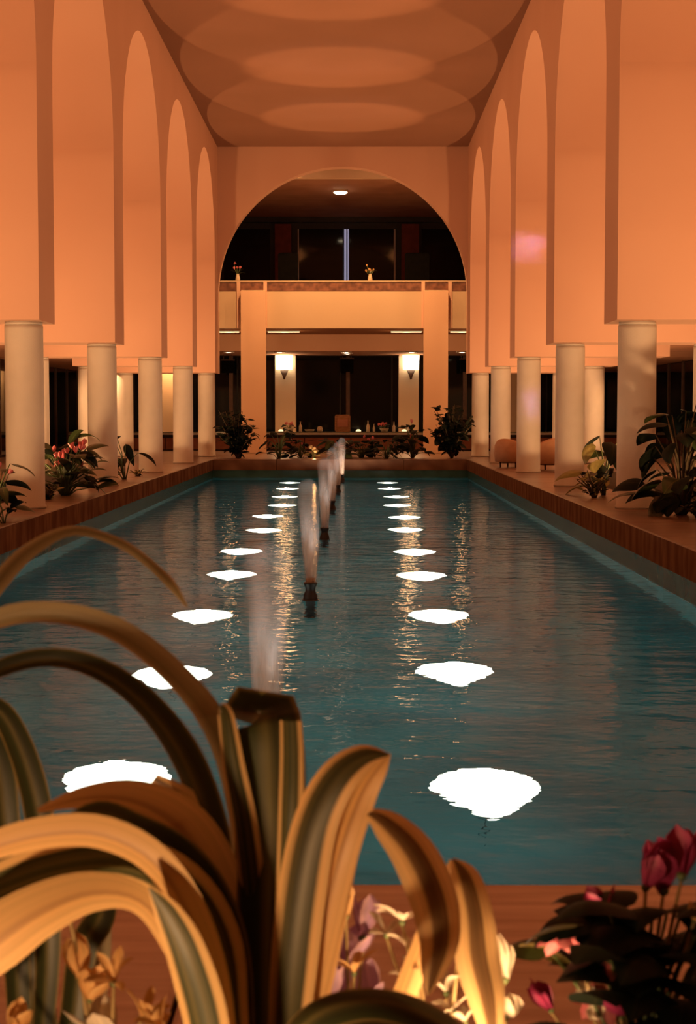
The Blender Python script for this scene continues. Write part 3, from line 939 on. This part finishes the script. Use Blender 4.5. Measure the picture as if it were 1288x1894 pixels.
def bush(name, base, h, spread, ntwig, per, llen, kinds, seed, label, group=None):
    """twiggy shrub with many small leaves"""
    rnd = random.Random(seed)
    e = empty(name, base)
    tag(e, label, 'shrub', group, 'thing')
    for k in range(ntwig):
        az = rnd.uniform(0, 2 * math.pi)
        hh = h * rnd.uniform(.45, 1.0)
        rr = spread * rnd.uniform(.2, 1.0) * (1.15 - 0.5 * hh / h)
        pts = [Vector((0, 0, -.03)), Vector((-math.sin(az) * rr * .35, math.cos(az) * rr * .35, hh * .5)), Vector((-math.sin(az) * rr, math.cos(az) * rr, hh))]
        MB().tube(pts, [.022, .014, .006], 5).build('stem', M['bark'], e)
        for j in range(per):
            t = rnd.uniform(.25, 1.0)
            q = pts[0].lerp(pts[1], t * 2) if t < .5 else pts[1].lerp(pts[2], t * 2 - 1)
            q = q + Vector((rnd.uniform(-.06, .06), rnd.uniform(-.06, .06), rnd.uniform(-.04, .04)))
            place_leaf(LEAF[rnd.choice(kinds)], 'leaf', e, q, llen * rnd.uniform(.7, 1.3), rnd.uniform(0, 6.28), rnd.uniform(-.6, .7), rnd.uniform(-.6, .6))
    return e


# far end
p = atY(440, 845, 44.3)
bush('leafy_shrub', (p.x, 44.3, 0), 1.35, 0.82, 28, 13, 0.24, ['small', 'small', 'broad_dark'], 3, 'loose dark leafy shrub at the far left corner of the pool', 'far corner shrubs')
p = atY(836, 845, 44.3)
bush('leafy_shrub', (p.x, 44.3, 0), 1.5, 0.80, 30, 13, 0.24, ['small', 'small', 'broad_dark'], 4, 'dense dark leafy shrub at the far right corner of the pool', 'far corner shrubs')
FE = [(518, 0.62, ['broad_dark', 'lance_dark'], None, 'dark broad leaved plant on the far pool edge beside the left shrub'),
      (555, 0.36, ['lance_dark', 'broad_dark'], [('pink', 4, .10)], 'low plant with dull pink flowers on the far pool edge, left of the glowing one'),
      (624, 0.42, ['broad', 'small'], None, 'low green plant on the far pool edge right beside the glowing plant'),
      (668, 0.40, ['broad_dark', 'small'], [('pink', 3, .10)], 'low dark plant with pink flowers behind the middle of the far pool edge'),
      (715, 0.40, ['broad_dark', 'lance_dark'], None, 'low dark plant on the far pool edge under the right sconce'),
      (765, 0.72, ['broad_dark'], [('pink', 2, .12)], 'taller dark big leaved plant on the far pool edge beside the right shrub')]
for i, (px, h, kinds, fl_, lab) in enumerate(FE):
    p = atY(px, 845, 44.4)
    broad_plant('border_plant', (p.x, 44.0 + 1.1 * (i % 2), 0), h * 1.3, 0.50, 28, 0.38, kinds, 20 + i, lab, group='far border plants', flowers=fl_)
# glowing white flower clump over its own spot
p = atY(582, 845, 44.2)
fc = broad_plant('flower_clump', (p.x, 44.25, 0), 0.24, 0.24, 7, 0.2, ['small_lime'], 31, 'brightly lit clump of white flowers on the far pool edge', 'flowers', flowers=[('white', 9, .11)])
lamp('bulb', 'POINT', (0.0, -0.32, 0.10), 5, WARM, fc, 0.04)
# clumps in pots on the bar
for px, lab in ((535, 'potted red flowers on the bar by the left sconce pier'), (711, 'potted red flowers on the bar right of the tall bottles')):
    p = atY(px, 795, YC + .35)
    e = broad_plant('potted_flowers', (p.x, YC + .35, zc + .1), 0.16, 0.26, 8, 0.18, ['small'], int(px), lab, 'flowers', 'bar flowers', [('pink', 7, .10)])
    MB().lathe([(0.10, -0.1), (0.15, 0.0), (0.155, 0.02)], 14).build('pot', M['ceramic'], e)

# side beds -- left
p = atY(120, 905, 24.0)
broad_plant('flowering_bed_plant', (p.x, 24.0, 0), 0.76, 0.58, 42, 0.38, ['broad', 'broad_dark', 'broad'], 41, 'pink flowering plant with big leaves between the first and second left columns', flowers=[('pink', 14, .10)], group='left bed plants')
p = atY(122, 905, 24.7)
broad_plant('strap_bed_plant', (p.x - 0.2, 25.6, 0), 0.85, 0.5, 14, 0.55, ['lance_dark', 'lance'], 42, 'dark strap leaved plant behind the pink flowers in the left bed', group='left bed plants', el=(0.0, 1.1))
p = atY(98, 915, 23.2)
bush('groundcover', (p.x, 22.9, 0), 0.30, 0.42, 9, 6, 0.11, ['small', 'small_lime'], 43, 'low small leaved groundcover at the foot of the pink flowering plant', 'left bed plants')
p = atY(243, 890, 30.0)
broad_plant('droopy_bed_plant', (p.x - .12, 30.0, 0), 0.80, 0.46, 10, 0.55, ['broad_dark', 'lance_dark'], 44, 'dark drooping plant between the second and third left columns', group='left bed plants', el=(-.7, .2))
p = atY(262, 880, 32.0)
bush('groundcover', (p.x, 31.6, 0), 0.16, 0.3, 7, 5, 0.08, ['small', 'small_lime'], 45, 'tiny groundcover at the foot of the third left column', 'left bed plants')
p = atY(12, 950, 18.6)
broad_plant('flowering_bed_plant', (p.x - .12, 18.6, 0), 0.86, 0.34, 14, 0.36, ['broad', 'lance', 'broad_dark'], 46, 'pink flowering plant at the left picture edge before the first column', flowers=[('pink', 5, .08)], group='left bed plants')
p = atY(28, 960, 18.0)
broad_plant('strap_bed_plant', (p.x - .1, 17.9, 0), 0.30, 0.26, 7, 0.36, ['lance_dark'], 47, 'low strap leaved plant at the foot of the first left column', group='left bed plants', el=(-.2, .6))
# right
p = atY(1120, 905, 24.2)
broad_plant('broadleaf_bed_plant', (p.x - .02, 24.2, 0), 0.98, 0.46, 13, 0.50, ['broad', 'lime', 'broad_dark', 'lime'], 51, 'yellow green big leaved plant between the first and second right columns', group='right bed plants', el=(-.8, .1))
p = atY(1100, 908, 23.4)
bush('groundcover', (p.x, 23.4, 0), 0.42, 0.36, 10, 8, 0.09, ['small', 'small_lime'], 52, 'small leaved groundcover under the yellow green plant in the right bed', 'right bed plants')
p = atY(1262, 950, 19.4)
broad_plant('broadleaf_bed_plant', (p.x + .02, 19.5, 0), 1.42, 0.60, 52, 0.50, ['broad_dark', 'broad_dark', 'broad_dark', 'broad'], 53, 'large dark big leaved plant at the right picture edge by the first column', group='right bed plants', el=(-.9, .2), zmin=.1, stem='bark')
p = atY(1285, 950, 19.0)
bush('groundcover', (p.x, 18.7, 0), 0.35, 0.4, 10, 6, 0.14, ['small', 'small'], 54, 'dark low groundcover at the right picture edge under the big leaves', 'right bed plants')

# beds of soil
for nm, a, b, lab in (('soil_bed', -6.25, -4.80, 'dark soil planting bed along the left aisle'), ('soil_bed', 4.16, 5.55, 'dark soil planting bed along the right aisle')):
    rnd = random.Random(5)
    mb = MB()
    ny, nx = 60, 6
    vs = [(a + (b - a) * i / nx, 14 + 20 * j / ny, -0.005 if i in (0, nx) or j in (0, ny) else rnd.uniform(0.0, 0.02)) for j in range(ny + 1) for i in range(nx + 1)]
    fs = [(j * (nx + 1) + i, j * (nx + 1) + i + 1, (j + 1) * (nx + 1) + i + 1, (j + 1) * (nx + 1) + i) for j in range(ny) for i in range(nx)]
    mb.add(vs, fs, True)
    tag(mb.build(nm, M['soil'], kind='stuff'), lab, 'soil')

# tub chairs in the right aisle
def tub_chair(loc, rz, s, label):
    e = empty('tub_chair', loc, rz)
    e.scale = (s, s, s)
    st = MB()
    st.lathe([(0.30, 0.12), (0.36, 0.16), (0.37, 0.36), (0.33, 0.42), (0.05, 0.43)], 24)
    st.build('seat', M['uphol'], e)
    vs, fs = [], []
    n = 24
    prof = [(0.36, 0.14), (0.47, 0.16), (0.50, 0.45), (0.49, 0.70), (0.45, 0.78), (0.40, 0.74), (0.37, 0.45)]
    for k in range(n + 1):
        a = math.radians(-20 + 220 * k / n)
        sag = 0.55 + 0.5 * math.sin(math.pi * k / n)
        for (r, z) in prof: vs.append((r * math.cos(a), r * math.sin(a), z * (sag if z > .4 else 1)))
    m = len(prof)
    for k in range(n):
        for i in range(m):
            i2 = (i + 1) % m
            fs.append((k * m + i, (k + 1) * m + i, (k + 1) * m + i2, k * m + i2))
    fs.append(tuple(range(m))); fs.append(tuple(n * m + i for i in reversed(range(m))))
    MB().add(vs, fs, True).build('backrest', M['uphol'], e)
    for (x, yy) in ((.24, .24), (-.24, .24), (.24, -.24), (-.24, -.24)):
        MB().lathe([(0.02, 0), (0.03, 0.14)], 8, (x, yy, 0)).build('leg', M['bronze'], e)
    tag(e, label, 'chair', 'tub chairs in the right aisle')


p = atY(1012, 870, 37.0); tub_chair((4.28, 35.3, 0), 3.4, 0.85, 'tan rounded tub chair right of the third right column')
p = atY(948, 868, 39.0); tub_chair((3.60, 37.0, 0), 2.6, 0.8, 'tan rounded tub chair left of the third right column')

# upper balcony seats and flowers
for (a, b, s) in ((514, 551, 'left'), (750, 795, 'right')):
    p, q = atY(a, 466, 53), atY(b, 515, 53)
    w = q.x - p.x
    e = empty('high_back_seat', ((p.x + q.x) / 2, 53.0, ZU))
    h = p.z - ZU
    MB().bevbox(-w / 2, w / 2, .2, .34, 0.35, h, .05).build('backrest', M['dark_uphol'], e)
    MB().bevbox(-w / 2, w / 2, -.4, .34, 0.2, 0.5, .04).build('seat', M['dark_uphol'], e)
    for x in (-w / 2 + .05, w / 2 - .05):
        MB().bevbox(x - .05, x + .05, -.4, .3, .3, .75, .02).build('armrest', M['dark_uphol'], e)
        for yy in (-.35, .28):
            MB().lathe([(0.02, 0), (0.025, 0.22)], 8, (x, yy, 0)).build('leg', M['black'], e)
    tag(e, 'dark high backed seat on the upper balcony, on the %s' % s, 'seat', 'upper balcony seats')
for px, s, h in ((440, 'left', 0.52), (685, 'middle', 0.50)):
    p = atY(px, 517, YB + .15)
    e = empty('flower_vase', (p.x, YB + .15, z_top))
    MB().lathe([(0.06, 0), (0.075, 0.04), (0.06, 0.14), (0.045, 0.20), (0.05, 0.22)], 14).build('vase', M['ceramic'], e)
    rnd = random.Random(int(px))
    for k in range(6):
        t = Vector((rnd.uniform(-.12, .14), rnd.uniform(-.08, .08), h * rnd.uniform(.55, 1)))
        MB().tube([(0, 0, .15), (t.x * .4, t.y * .4, t.z * .7), t], .006, 5).build('stem', M['stem_green'], e)
        flower(e, t, 0.085, 'pink' if s == 'left' else 'amber', rnd)
    for k in range(4):
        place_leaf(LEAF['lance'], 'leaf', e, (0, 0, .2), .3, rnd.uniform(0, 6), rnd.uniform(.3, 1.2))
    tag(e, 'small vase of flowers on the balcony parapet, %s one' % s, 'vase', 'parapet vases')
p = atY(652, 517, 53)
e = empty('table_candle', (p.x, 53.0, ZU + .75))
MB().lathe([(0.05, 0.0), (0.06, 0.12), (0.05, 0.14)], 12).build('holder', M['ceramic'], e)
MB().lathe([(0.012, 0.14), (0.022, 0.20), (0.002, 0.30)], 8).build('flame', M['flame'], e)
tag(e, 'lit candle on the upper balcony table', 'candle')
tb = empty('round_table', (p.x, 53.0, ZU))
MB().lathe([(0.45, 0.71), (0.47, 0.72), (0.47, 0.75)], 24).build('tabletop', M['dark_uphol'], tb)
MB().lathe([(0.05, 0.03), (0.04, 0.70)], 12).build('pedestal', M['black'], tb)
MB().lathe([(0.28, 0.0), (0.26, 0.02), (0.06, 0.05)], 20).build('foot', M['black'], tb)
tag(tb, 'dark round table with a candle behind the balcony parapet', 'table')

# ================================================================== FOREGROUND PLANTER
pl = tag(empty('planter', (0, 0, 0)), 'stone trough planter at the camera end of the pool', 'planter', kind='structure')
MB().box(-4.0, 3.3, 2.95, 3.02, -0.30, 0.0).build('front_panel', M['granite_x'], pl)
MB().box(-4.0, 3.3, 0.9, 1.0, -0.30, 0.0).build('back_panel', M['granite_x'], pl)
sb = MB()
rnd = random.Random(8)
vs = [(-4.0 + 7.3 * i / 40, 1.0 + 1.95 * j / 12, -0.07 + rnd.uniform(-.015, .02)) for j in range(13) for i in range(41)]
sb.add(vs, [(j * 41 + i, j * 41 + i + 1, (j + 1) * 41 + i + 1, (j + 1) * 41 + i) for j in range(12) for i in range(40)], True)
sb.build('soil', M['soil'], pl)


def strap(parent, data, mat, tilt=0.5, fold=0.12, nseg=30):
    """data: (px, py, depth, width in px); traced once, then a real 3D ribbon at that depth"""
    S = catmull(data, nseg)
    pts, ws, sd = [], [], []
    for (px, py, Y, w) in S:
        pts.append(atY(px, py, Y))
    for i, (px, py, Y, w) in enumerate(S):
        t = (pts[min(i + 1, nseg)] - pts[max(i - 1, 0)]).normalized()
        view = (pts[i] - Vector((0, 0, EYE))).normalized()
        a = t.cross(view)
        a.normalize()
        b = a.cross(t).normalized()
        s = a * math.cos(tilt) + b * math.sin(tilt)
        sd.append(s)
        ws.append(max(w, 2) * Y / FPX / math.cos(tilt))
    return link('leaf', blade_mesh('leaf', mat, pts, ws, sd, fold, 8), parent)


BASE = atY(490, 2080, 2.55)
big = tag(empty('striped_strap_plant', (0, 0, 0)), 'large striped strap leaved plant arching over the near pool edge', 'plant', kind='thing')
B = (482, 2080, 2.55)
# upper arching leaves to the left
strap(big, [(470, 2080, 2.55, 40), (462, 1900, 2.52, 60), (455, 1650, 2.50, 62), (432, 1460, 2.5, 60), (385, 1335, 2.5, 52), (300, 1235, 2.5, 46), (205, 1168, 2.48, 44), (100, 1140, 2.46, 40), (0, 1150, 2.44, 38), (-120, 1210, 2.42, 20)], M['pale_leaf'], 0.75, 0.2)
strap(big, [(450, 2080, 2.55, 40), (425, 1900, 2.55, 56), (408, 1700, 2.55, 58), (388, 1550, 2.55, 60), (340, 1410, 2.55, 60), (268, 1308, 2.55, 50), (180, 1243, 2.54, 42), (90, 1222, 2.52, 36), (0, 1242, 2.50, 34), (-110, 1300, 2.48, 16)], M['striped_dark'], 0.7, 0.2)
strap(big, [(-60, 1160, 2.9, 24), (0, 1070, 2.9, 34), (60, 1012, 2.9, 28), (135, 980, 2.88, 18), (215, 1000, 2.88, 18), (270, 1035, 2.88, 17), (318, 1080, 2.86, 18), (346, 1122, 2.86, 4)], M['pale_leaf'], 0.5, 0.15)
# upright broad centre leaf
strap(big, [(490, 2080, 2.50, 70), (492, 1900, 2.48, 96), (492, 1720, 2.46, 118), (496, 1560, 2.45, 134), (493, 1430, 2.45, 142), (487, 1345, 2.45, 140), (484, 1326, 2.47, 136), (482, 1325, 2.52, 130), (480, 1340, 2.6, 110)], M['striped_dark'], 0.15, 0.14)
strap(big, [(470, 2080, 2.52, 30), (470, 1900, 2.5, 44), (468, 1700, 2.47, 48), (452, 1540, 2.44, 48), (430, 1420, 2.43, 42), (416, 1325, 2.43, 30), (405, 1308, 2.44, 16)], M['striped'], 0.35, 0.2)
strap(big, [(505, 2080, 2.5, 40), (518, 1850, 2.46, 44), (530, 1650, 2.43, 44), (536, 1500, 2.42, 46), (538, 1400, 2.42, 44), (536, 1334, 2.42, 40)], M['striped'], 0.3, 0.15)
# right-hand leaf with pale margin, tip at (720, 1395)
strap(big, [(520, 2080, 2.50, 50), (535, 1850, 2.44, 84), (556, 1650, 2.41, 92), (582, 1520, 2.39, 84), (622, 1440, 2.38, 74), (672, 1400, 2.38, 50), (722, 1396, 2.38, 4)], M['olive_margin'], 0.25, 0.12)
strap(big, [(530, 2080, 2.52, 40), (566, 1860, 2.47, 58), (600, 1700, 2.43, 62), (632, 1570, 2.40, 62), (668, 1470, 2.39, 54), (700, 1420, 2.38, 34), (722, 1394, 2.38, 4)], M['gold'], 0.35, 0.15)
# leaf that folds over and hangs to the right
strap(big, [(672, 1500, 2.40, 10), (712, 1518, 2.36, 56), (766, 1572, 2.33, 84), (806, 1655, 2.31, 92), (818, 1735, 2.31, 80), (804, 1800, 2.32, 48), (792, 1842, 2.33, 5)], M['cream_margin'], 0.3, 0.2)
strap(big, [(540, 2080, 2.54, 20), (600, 1820, 2.46, 30), (640, 1620, 2.42, 30), (660, 1530, 2.41, 24), (674, 1500, 2.40, 10)], M['gold'], 0.3, 0.1)
strap(big, [(838, 1588, 2.52, 8), (862, 1622, 2.50, 58), (880, 1690, 2.48, 74), (888, 1770, 2.46, 84), (905, 1850, 2.44, 70), (915, 1930, 2.42, 30)], M['cream_margin'], 0.35, 0.15)
strap(big, [(560, 2080, 2.62, 30), (690, 1960, 2.6, 46), (800, 1700, 2.56, 40), (836, 1592, 2.53, 10)], M['gold'], 0.4, 0.1)
# left mass
strap(big, [(440, 2080, 2.45, 40), (420, 1880, 2.42, 70), (395, 1740, 2.38, 90), (330, 1640, 2.35, 92), (230, 1592, 2.32, 84), (110, 1602, 2.28, 80), (0, 1640, 2.24, 74), (-120, 1700, 2.2, 40)], M['striped'], 0.55, 0.12)
strap(big, [(400, 2080, 2.40, 20), (380, 1890, 2.36, 40), (330, 1760, 2.32, 50), (262, 1668, 2.28, 52), (170, 1652, 2.25, 76), (70, 1690, 2.22, 104), (-20, 1752, 2.2, 120), (-140, 1840, 2.18, 90)], M['gold'], 0.3, 0.1)
strap(big, [(460, 2080, 2.5, 40), (440, 1850, 2.5, 80), (420, 1700, 2.48, 90), (375, 1590, 2.46, 100), (320, 1520, 2.44, 96), (240, 1480, 2.42, 70), (150, 1478, 2.4, 40), (70, 1500, 2.38, 8)], M['gold'], 0.4, 0.15)
strap(big, [(470, 2080, 2.56, 40), (452, 1820, 2.56, 60), (436, 1680, 2.55, 60), (405, 1570, 2.55, 60), (350, 1490, 2.55, 52), (285, 1440, 2.55, 20)], M['cream_margin'], 0.3, 0.1)
strap(big, [(455, 2080, 2.46, 30), (425, 1800, 2.44, 70), (380, 1670, 2.41, 86), (320, 1585, 2.38, 76), (250, 1530, 2.36, 44), (180, 1505, 2.35, 40), (100, 1530, 2.34, 8)], M['striped_dark'], 0.6, 0.15)
strap(big, [(420, 2080, 2.36, 30), (400, 1880, 2.33, 60), (360, 1720, 2.3, 66), (290, 1600, 2.28, 60), (190, 1545, 2.26, 62), (80, 1545, 2.24, 60), (-30, 1575, 2.22, 50), (-120, 1620, 2.2, 20)], M['gold'], 0.6, 0.12)
strap(big, [(395, 1560, 2.6, 20), (412, 1580, 2.59, 40), (432, 1605, 2.58, 34), (450, 1632, 2.58, 5)], M['gold'], 0.3, 0.1)
# leaf with dark face and glowing edge running down to the bottom
strap(big, [(400, 2080, 2.30, 60), (380, 1900, 2.28, 84), (345, 1770, 2.26, 76), (310, 1690, 2.25, 50), (276, 1642, 2.24, 6)], M['striped'], 0.35, 0.1)
# left edge leaves
left = tag(empty('dark_strap_plant', (0, 0, 0)), 'dark strap leaved plant at the left picture edge behind the arching leaves', 'plant', kind='thing')
strap(left, [(60, 2080, 2.7, 30), (85, 1800, 2.7, 46), (80, 1600, 2.7, 56), (62, 1470, 2.7, 54), (30, 1370, 2.7, 50), (-10, 1310, 2.7, 40), (-80, 1290, 2.7, 10)], M['striped_dark'], 0.3, 0.15)
strap(left, [(40, 2080, 2.72, 30), (30, 1800, 2.72, 50), (10, 1560, 2.72, 56), (-10, 1400, 2.72, 56), (-60, 1300, 2.72, 20)], M['striped_dark'], 0.3, 0.15)
strap(left, [(80, 2080, 2.7, 30), (130, 1900, 2.72, 52), (150, 1760, 2.74, 56), (186, 1690, 2.76, 54), (205, 1600, 2.78, 20)], M['striped_dark'], 0.3, 0.15)
strap(left, [(100, 2080, 2.74, 30), (70, 1900, 2.74, 70), (40, 1780, 2.74, 80), (-20, 1690, 2.72, 70)], M['striped_dark'], 0.3, 0.15)
strap(left, [(140, 2080, 2.8, 30), (165, 1900, 2.82, 48), (178, 1750, 2.84, 52), (190, 1640, 2.86, 30)], M['pale_leaf'], 0.4, 0.1)
# dark low leaf along the bottom edge
low = tag(empty('bottom_strap_plant', (0, 0, 0)), 'dark arching leaf plant along the bottom edge below the lilac flowers', 'plant', kind='thing')
strap(low, [(500, 2000, 2.15, 40), (540, 1920, 2.14, 60), (600, 1868, 2.13, 64), (690, 1850, 2.12, 60), (780, 1872, 2.11, 60), (860, 1930, 2.10, 50), (900, 2050, 2.1, 10)], M['striped_dark'], 0.7, 0.15)
strap(low, [(520, 2080, 2.17, 40), (570, 1960, 2.16, 50), (680, 1895, 2.15, 54), (790, 1920, 2.14, 50), (850, 2050, 2.1, 10)], M['striped_dark'], 0.7, 0.15)


def flower_plant(name, pts, base_px, Y, label, stems, seed, leaves=()):
    """pts: (px, py, size_px, kind, narrow, up)"""
    rnd = random.Random(seed)
    b = atY(*base_px, Y)
    b.z = -0.07
    e = empty(name, b)
    tag(e, label, 'flowers', kind='thing')
    for (px, py, s, kind, nar, up) in pts:
        q = atY(px, py, Y + rnd.uniform(-.06, .06)) - b
        ss = s * 0.78 * Y / FPX
        q.z -= ss * 0.5
        MB().tube([(0, 0, 0), (q.x * .45, q.y * .5, q.z * .62), (q.x, q.y, q.z - ss * .06)], [.0045, .0038, .003], 6).build('stem', M[stems], e)
        flower(e, q, ss, kind, rnd, up, nar, face=(rnd.uniform(-.1, .6), rnd.uniform(-.5, .5), rnd.uniform(0, 6)))
    for (px, py, ln, kind, az, el) in leaves:
        q = atY(px, py, Y + rnd.uniform(-.08, .08)) - b
        MB().tube([(0, 0, 0), (q.x * .4, q.y * .5, q.z * .7), q], [.004, .0035, .003], 6).build('stem', M['stem_green'], e)
        place_leaf(LEAF[kind], 'leaf', e, q, ln * Y / FPX, az, el, rnd.uniform(-.3, .3))
    return e


flower_plant('white_star_flowers', [(745, 1668, 100, 'white', True, .5), (715, 1700, 80, 'white', True, .5), (778, 1780, 80, 'white', True, .7), (826, 1800, 100, 'white', True, .8), (840, 1840, 80, 'white', True, .6), (862, 1868, 60, 'white', True, .8), (935, 1770, 110, 'white', False, 1.1), (940, 1850, 80, 'white', False, 1.0), (858, 1640, 100, 'white', False, 1.2)], (820, 2050), 2.62,
             'white star shaped flowers shining behind the hanging striped leaf', 'stem_pale', 61)
flower_plant('lilac_flowers', [(672, 1690, 120, 'lilac', False, .9), (640, 1740, 120, 'lilac', False, .7), (600, 1810, 130, 'lilac', False, .6), (690, 1805, 140, 'lilac', False, .4), (640, 1660, 90, 'amber', False, .8), (655, 1770, 80, 'amber', True, .6)], (650, 2050), 2.75,
             'pale lilac flowers right of the upright striped leaf', 'stem_pale', 62)
flower_plant('amber_flowers', [(205, 1875, 130, 'white', False, .6), (165, 1820, 80, 'amber', False, .7), (210, 1780, 100, 'amber', True, .9), (260, 1850, 90, 'amber', True, 1.0), (300, 1870, 90, 'amber', True, 1.0), (285, 1890, 80, 'amber', False, .8), (20, 1880, 80, 'amber', False, .8), (150, 1770, 110, 'amber', False, 1.0), (95, 1520, 40, 'amber', False, 1.0)], (200, 2080), 2.50,
             'white and amber flowers in the bottom left corner under the arching leaves', 'stem_pale', 63)
flower_plant('magenta_cyclamen', [(1228, 1590, 150, 'magenta', False, 1.15), (1262, 1570, 130, 'magenta', False, 1.2), (1195, 1600, 110, 'magenta', False, .8), (1044, 1690, 84, 'pink', False, -1.2), (1128, 1745, 84, 'pink', False, -1.0), (1110, 1810, 80, 'pink', False, -.9), (1120, 1660, 80, 'magenta', False, .6), (1020, 1835, 90, 'magenta', False, 1.0), (1150, 1850, 80, 'magenta', False, .8), (1285, 1680, 60, 'amber', False, .8), (1095, 1830, 50, 'white', False, .6), (1100, 1870, 40, 'white', False, .6)], (1180, 2080), 2.66,
             'magenta and pink flowers with dark leaves in the bottom right corner', 'stem_pale', 64,
             [(1100, 1700, 150, 'broad_dark', 1.9, .1), (1075, 1710, 130, 'broad', 1.5, 0.0), (1150, 1700, 180, 'broad_dark', .3, .2), (1190, 1720, 200, 'broad_dark', 2.6, .4), (1230, 1760, 220, 'broad_dark', 2.0, .5), (1260, 1690, 200, 'broad_dark', 3.6, .6), (1200, 1830, 220, 'broad_dark', 2.9, .5), (1100, 1860, 200, 'broad_dark', 3.3, .8), (1260, 1850, 220, 'broad_dark', 3.0, .4), (1150, 1780, 200, 'broad_dark', 2.5, .7), (1220, 1900, 240, 'broad_dark', 2.7, .6), (1290, 1780, 220, 'broad_dark', 2.2, .5), (1010, 1890, 200, 'broad_dark', 2.6, .3), (1180, 1900, 200, 'broad_dark', 3.9, .6), (1050, 1790, 150, 'lime', 2.0, .9), (1020, 1760, 120, 'broad', 1.3, .2)] + [(1130 + 26 * (i % 7), 1690 + 42 * (i // 7), 190, 'broad_dark', 0.9 * i, .3 + .08 * (i % 5)) for i in range(28)])

# planter spots
for x, yy, zz, tx, ty, tz, p_, w in ((-0.42, 1.75, 0.02, -0.20, 2.6, .75, P_PLANTER, 'left'), (0.20, 2.30, 0.02, 0.19, 2.68, 0.5, P_PLANTER * 1.1, 'right')):
    e = empty('planter_spotlight', (x, yy, zz - .07))
    MB().lathe([(0.03, -.03), (0.03, 0.03), (0.05, 0.05), (0.055, 0.12), (0.05, 0.125)], 16).build('housing', M['black'], e)
    MB().lathe([(0.048, 0.118), (0.02, 0.124)], 16).build('lens', M['lamp_white'], e)
    tag(e, 'small spotlight in the planter soil, %s one' % w, 'spotlight', 'planter spotlights', 'thing')
    lamp('bulb', 'SPOT', (0, 0, 0.16), p_, (1.0, 0.54, 0.24), e, 0.03, 110 if w == 'left' else 84, 0.7, aim=(tx - x, ty - yy, tz - zz))

# narrow lamps added behind the camera for the purple patches; true source unseen
tgt = atY(980, 458, PIER_Y[5])
lamp('added_beam_lamp', 'AREA', (-2.6, -3.6, 3.6), 1.1, (0.60, 0.40, 1.0), None, spot=1.0, aim=tgt, shape=(0.95, 0.24))
lamp('added_beam_lamp_low', 'AREA', (-2.6, -3.6, 3.0), 0.22, (0.72, 0.60, 1.0), None, spot=1.0, aim=atY(990, 745, PIER_Y[5] + .3), shape=(0.28, 0.42))
# housings made up for the two added beam lamps
for (x, y, z, w) in ((-2.6, -3.6, 3.6, 'upper'), (-2.6, -3.6, 3.0, 'lower')):
    e = empty('added_beam_housing', (x, y, z))
    MB().box(-0.5, 0.5, -0.34, -0.04, -0.23, 0.23).build('housing', M['black'], e)
    MB().box(-0.05, 0.05, -0.60, -0.34, -0.05, 0.05).build('bracket', M['black'], e)
    tag(e, '%s added box housing behind the camera for an unseen light source' % w, 'projector', 'added beam housings', 'thing')
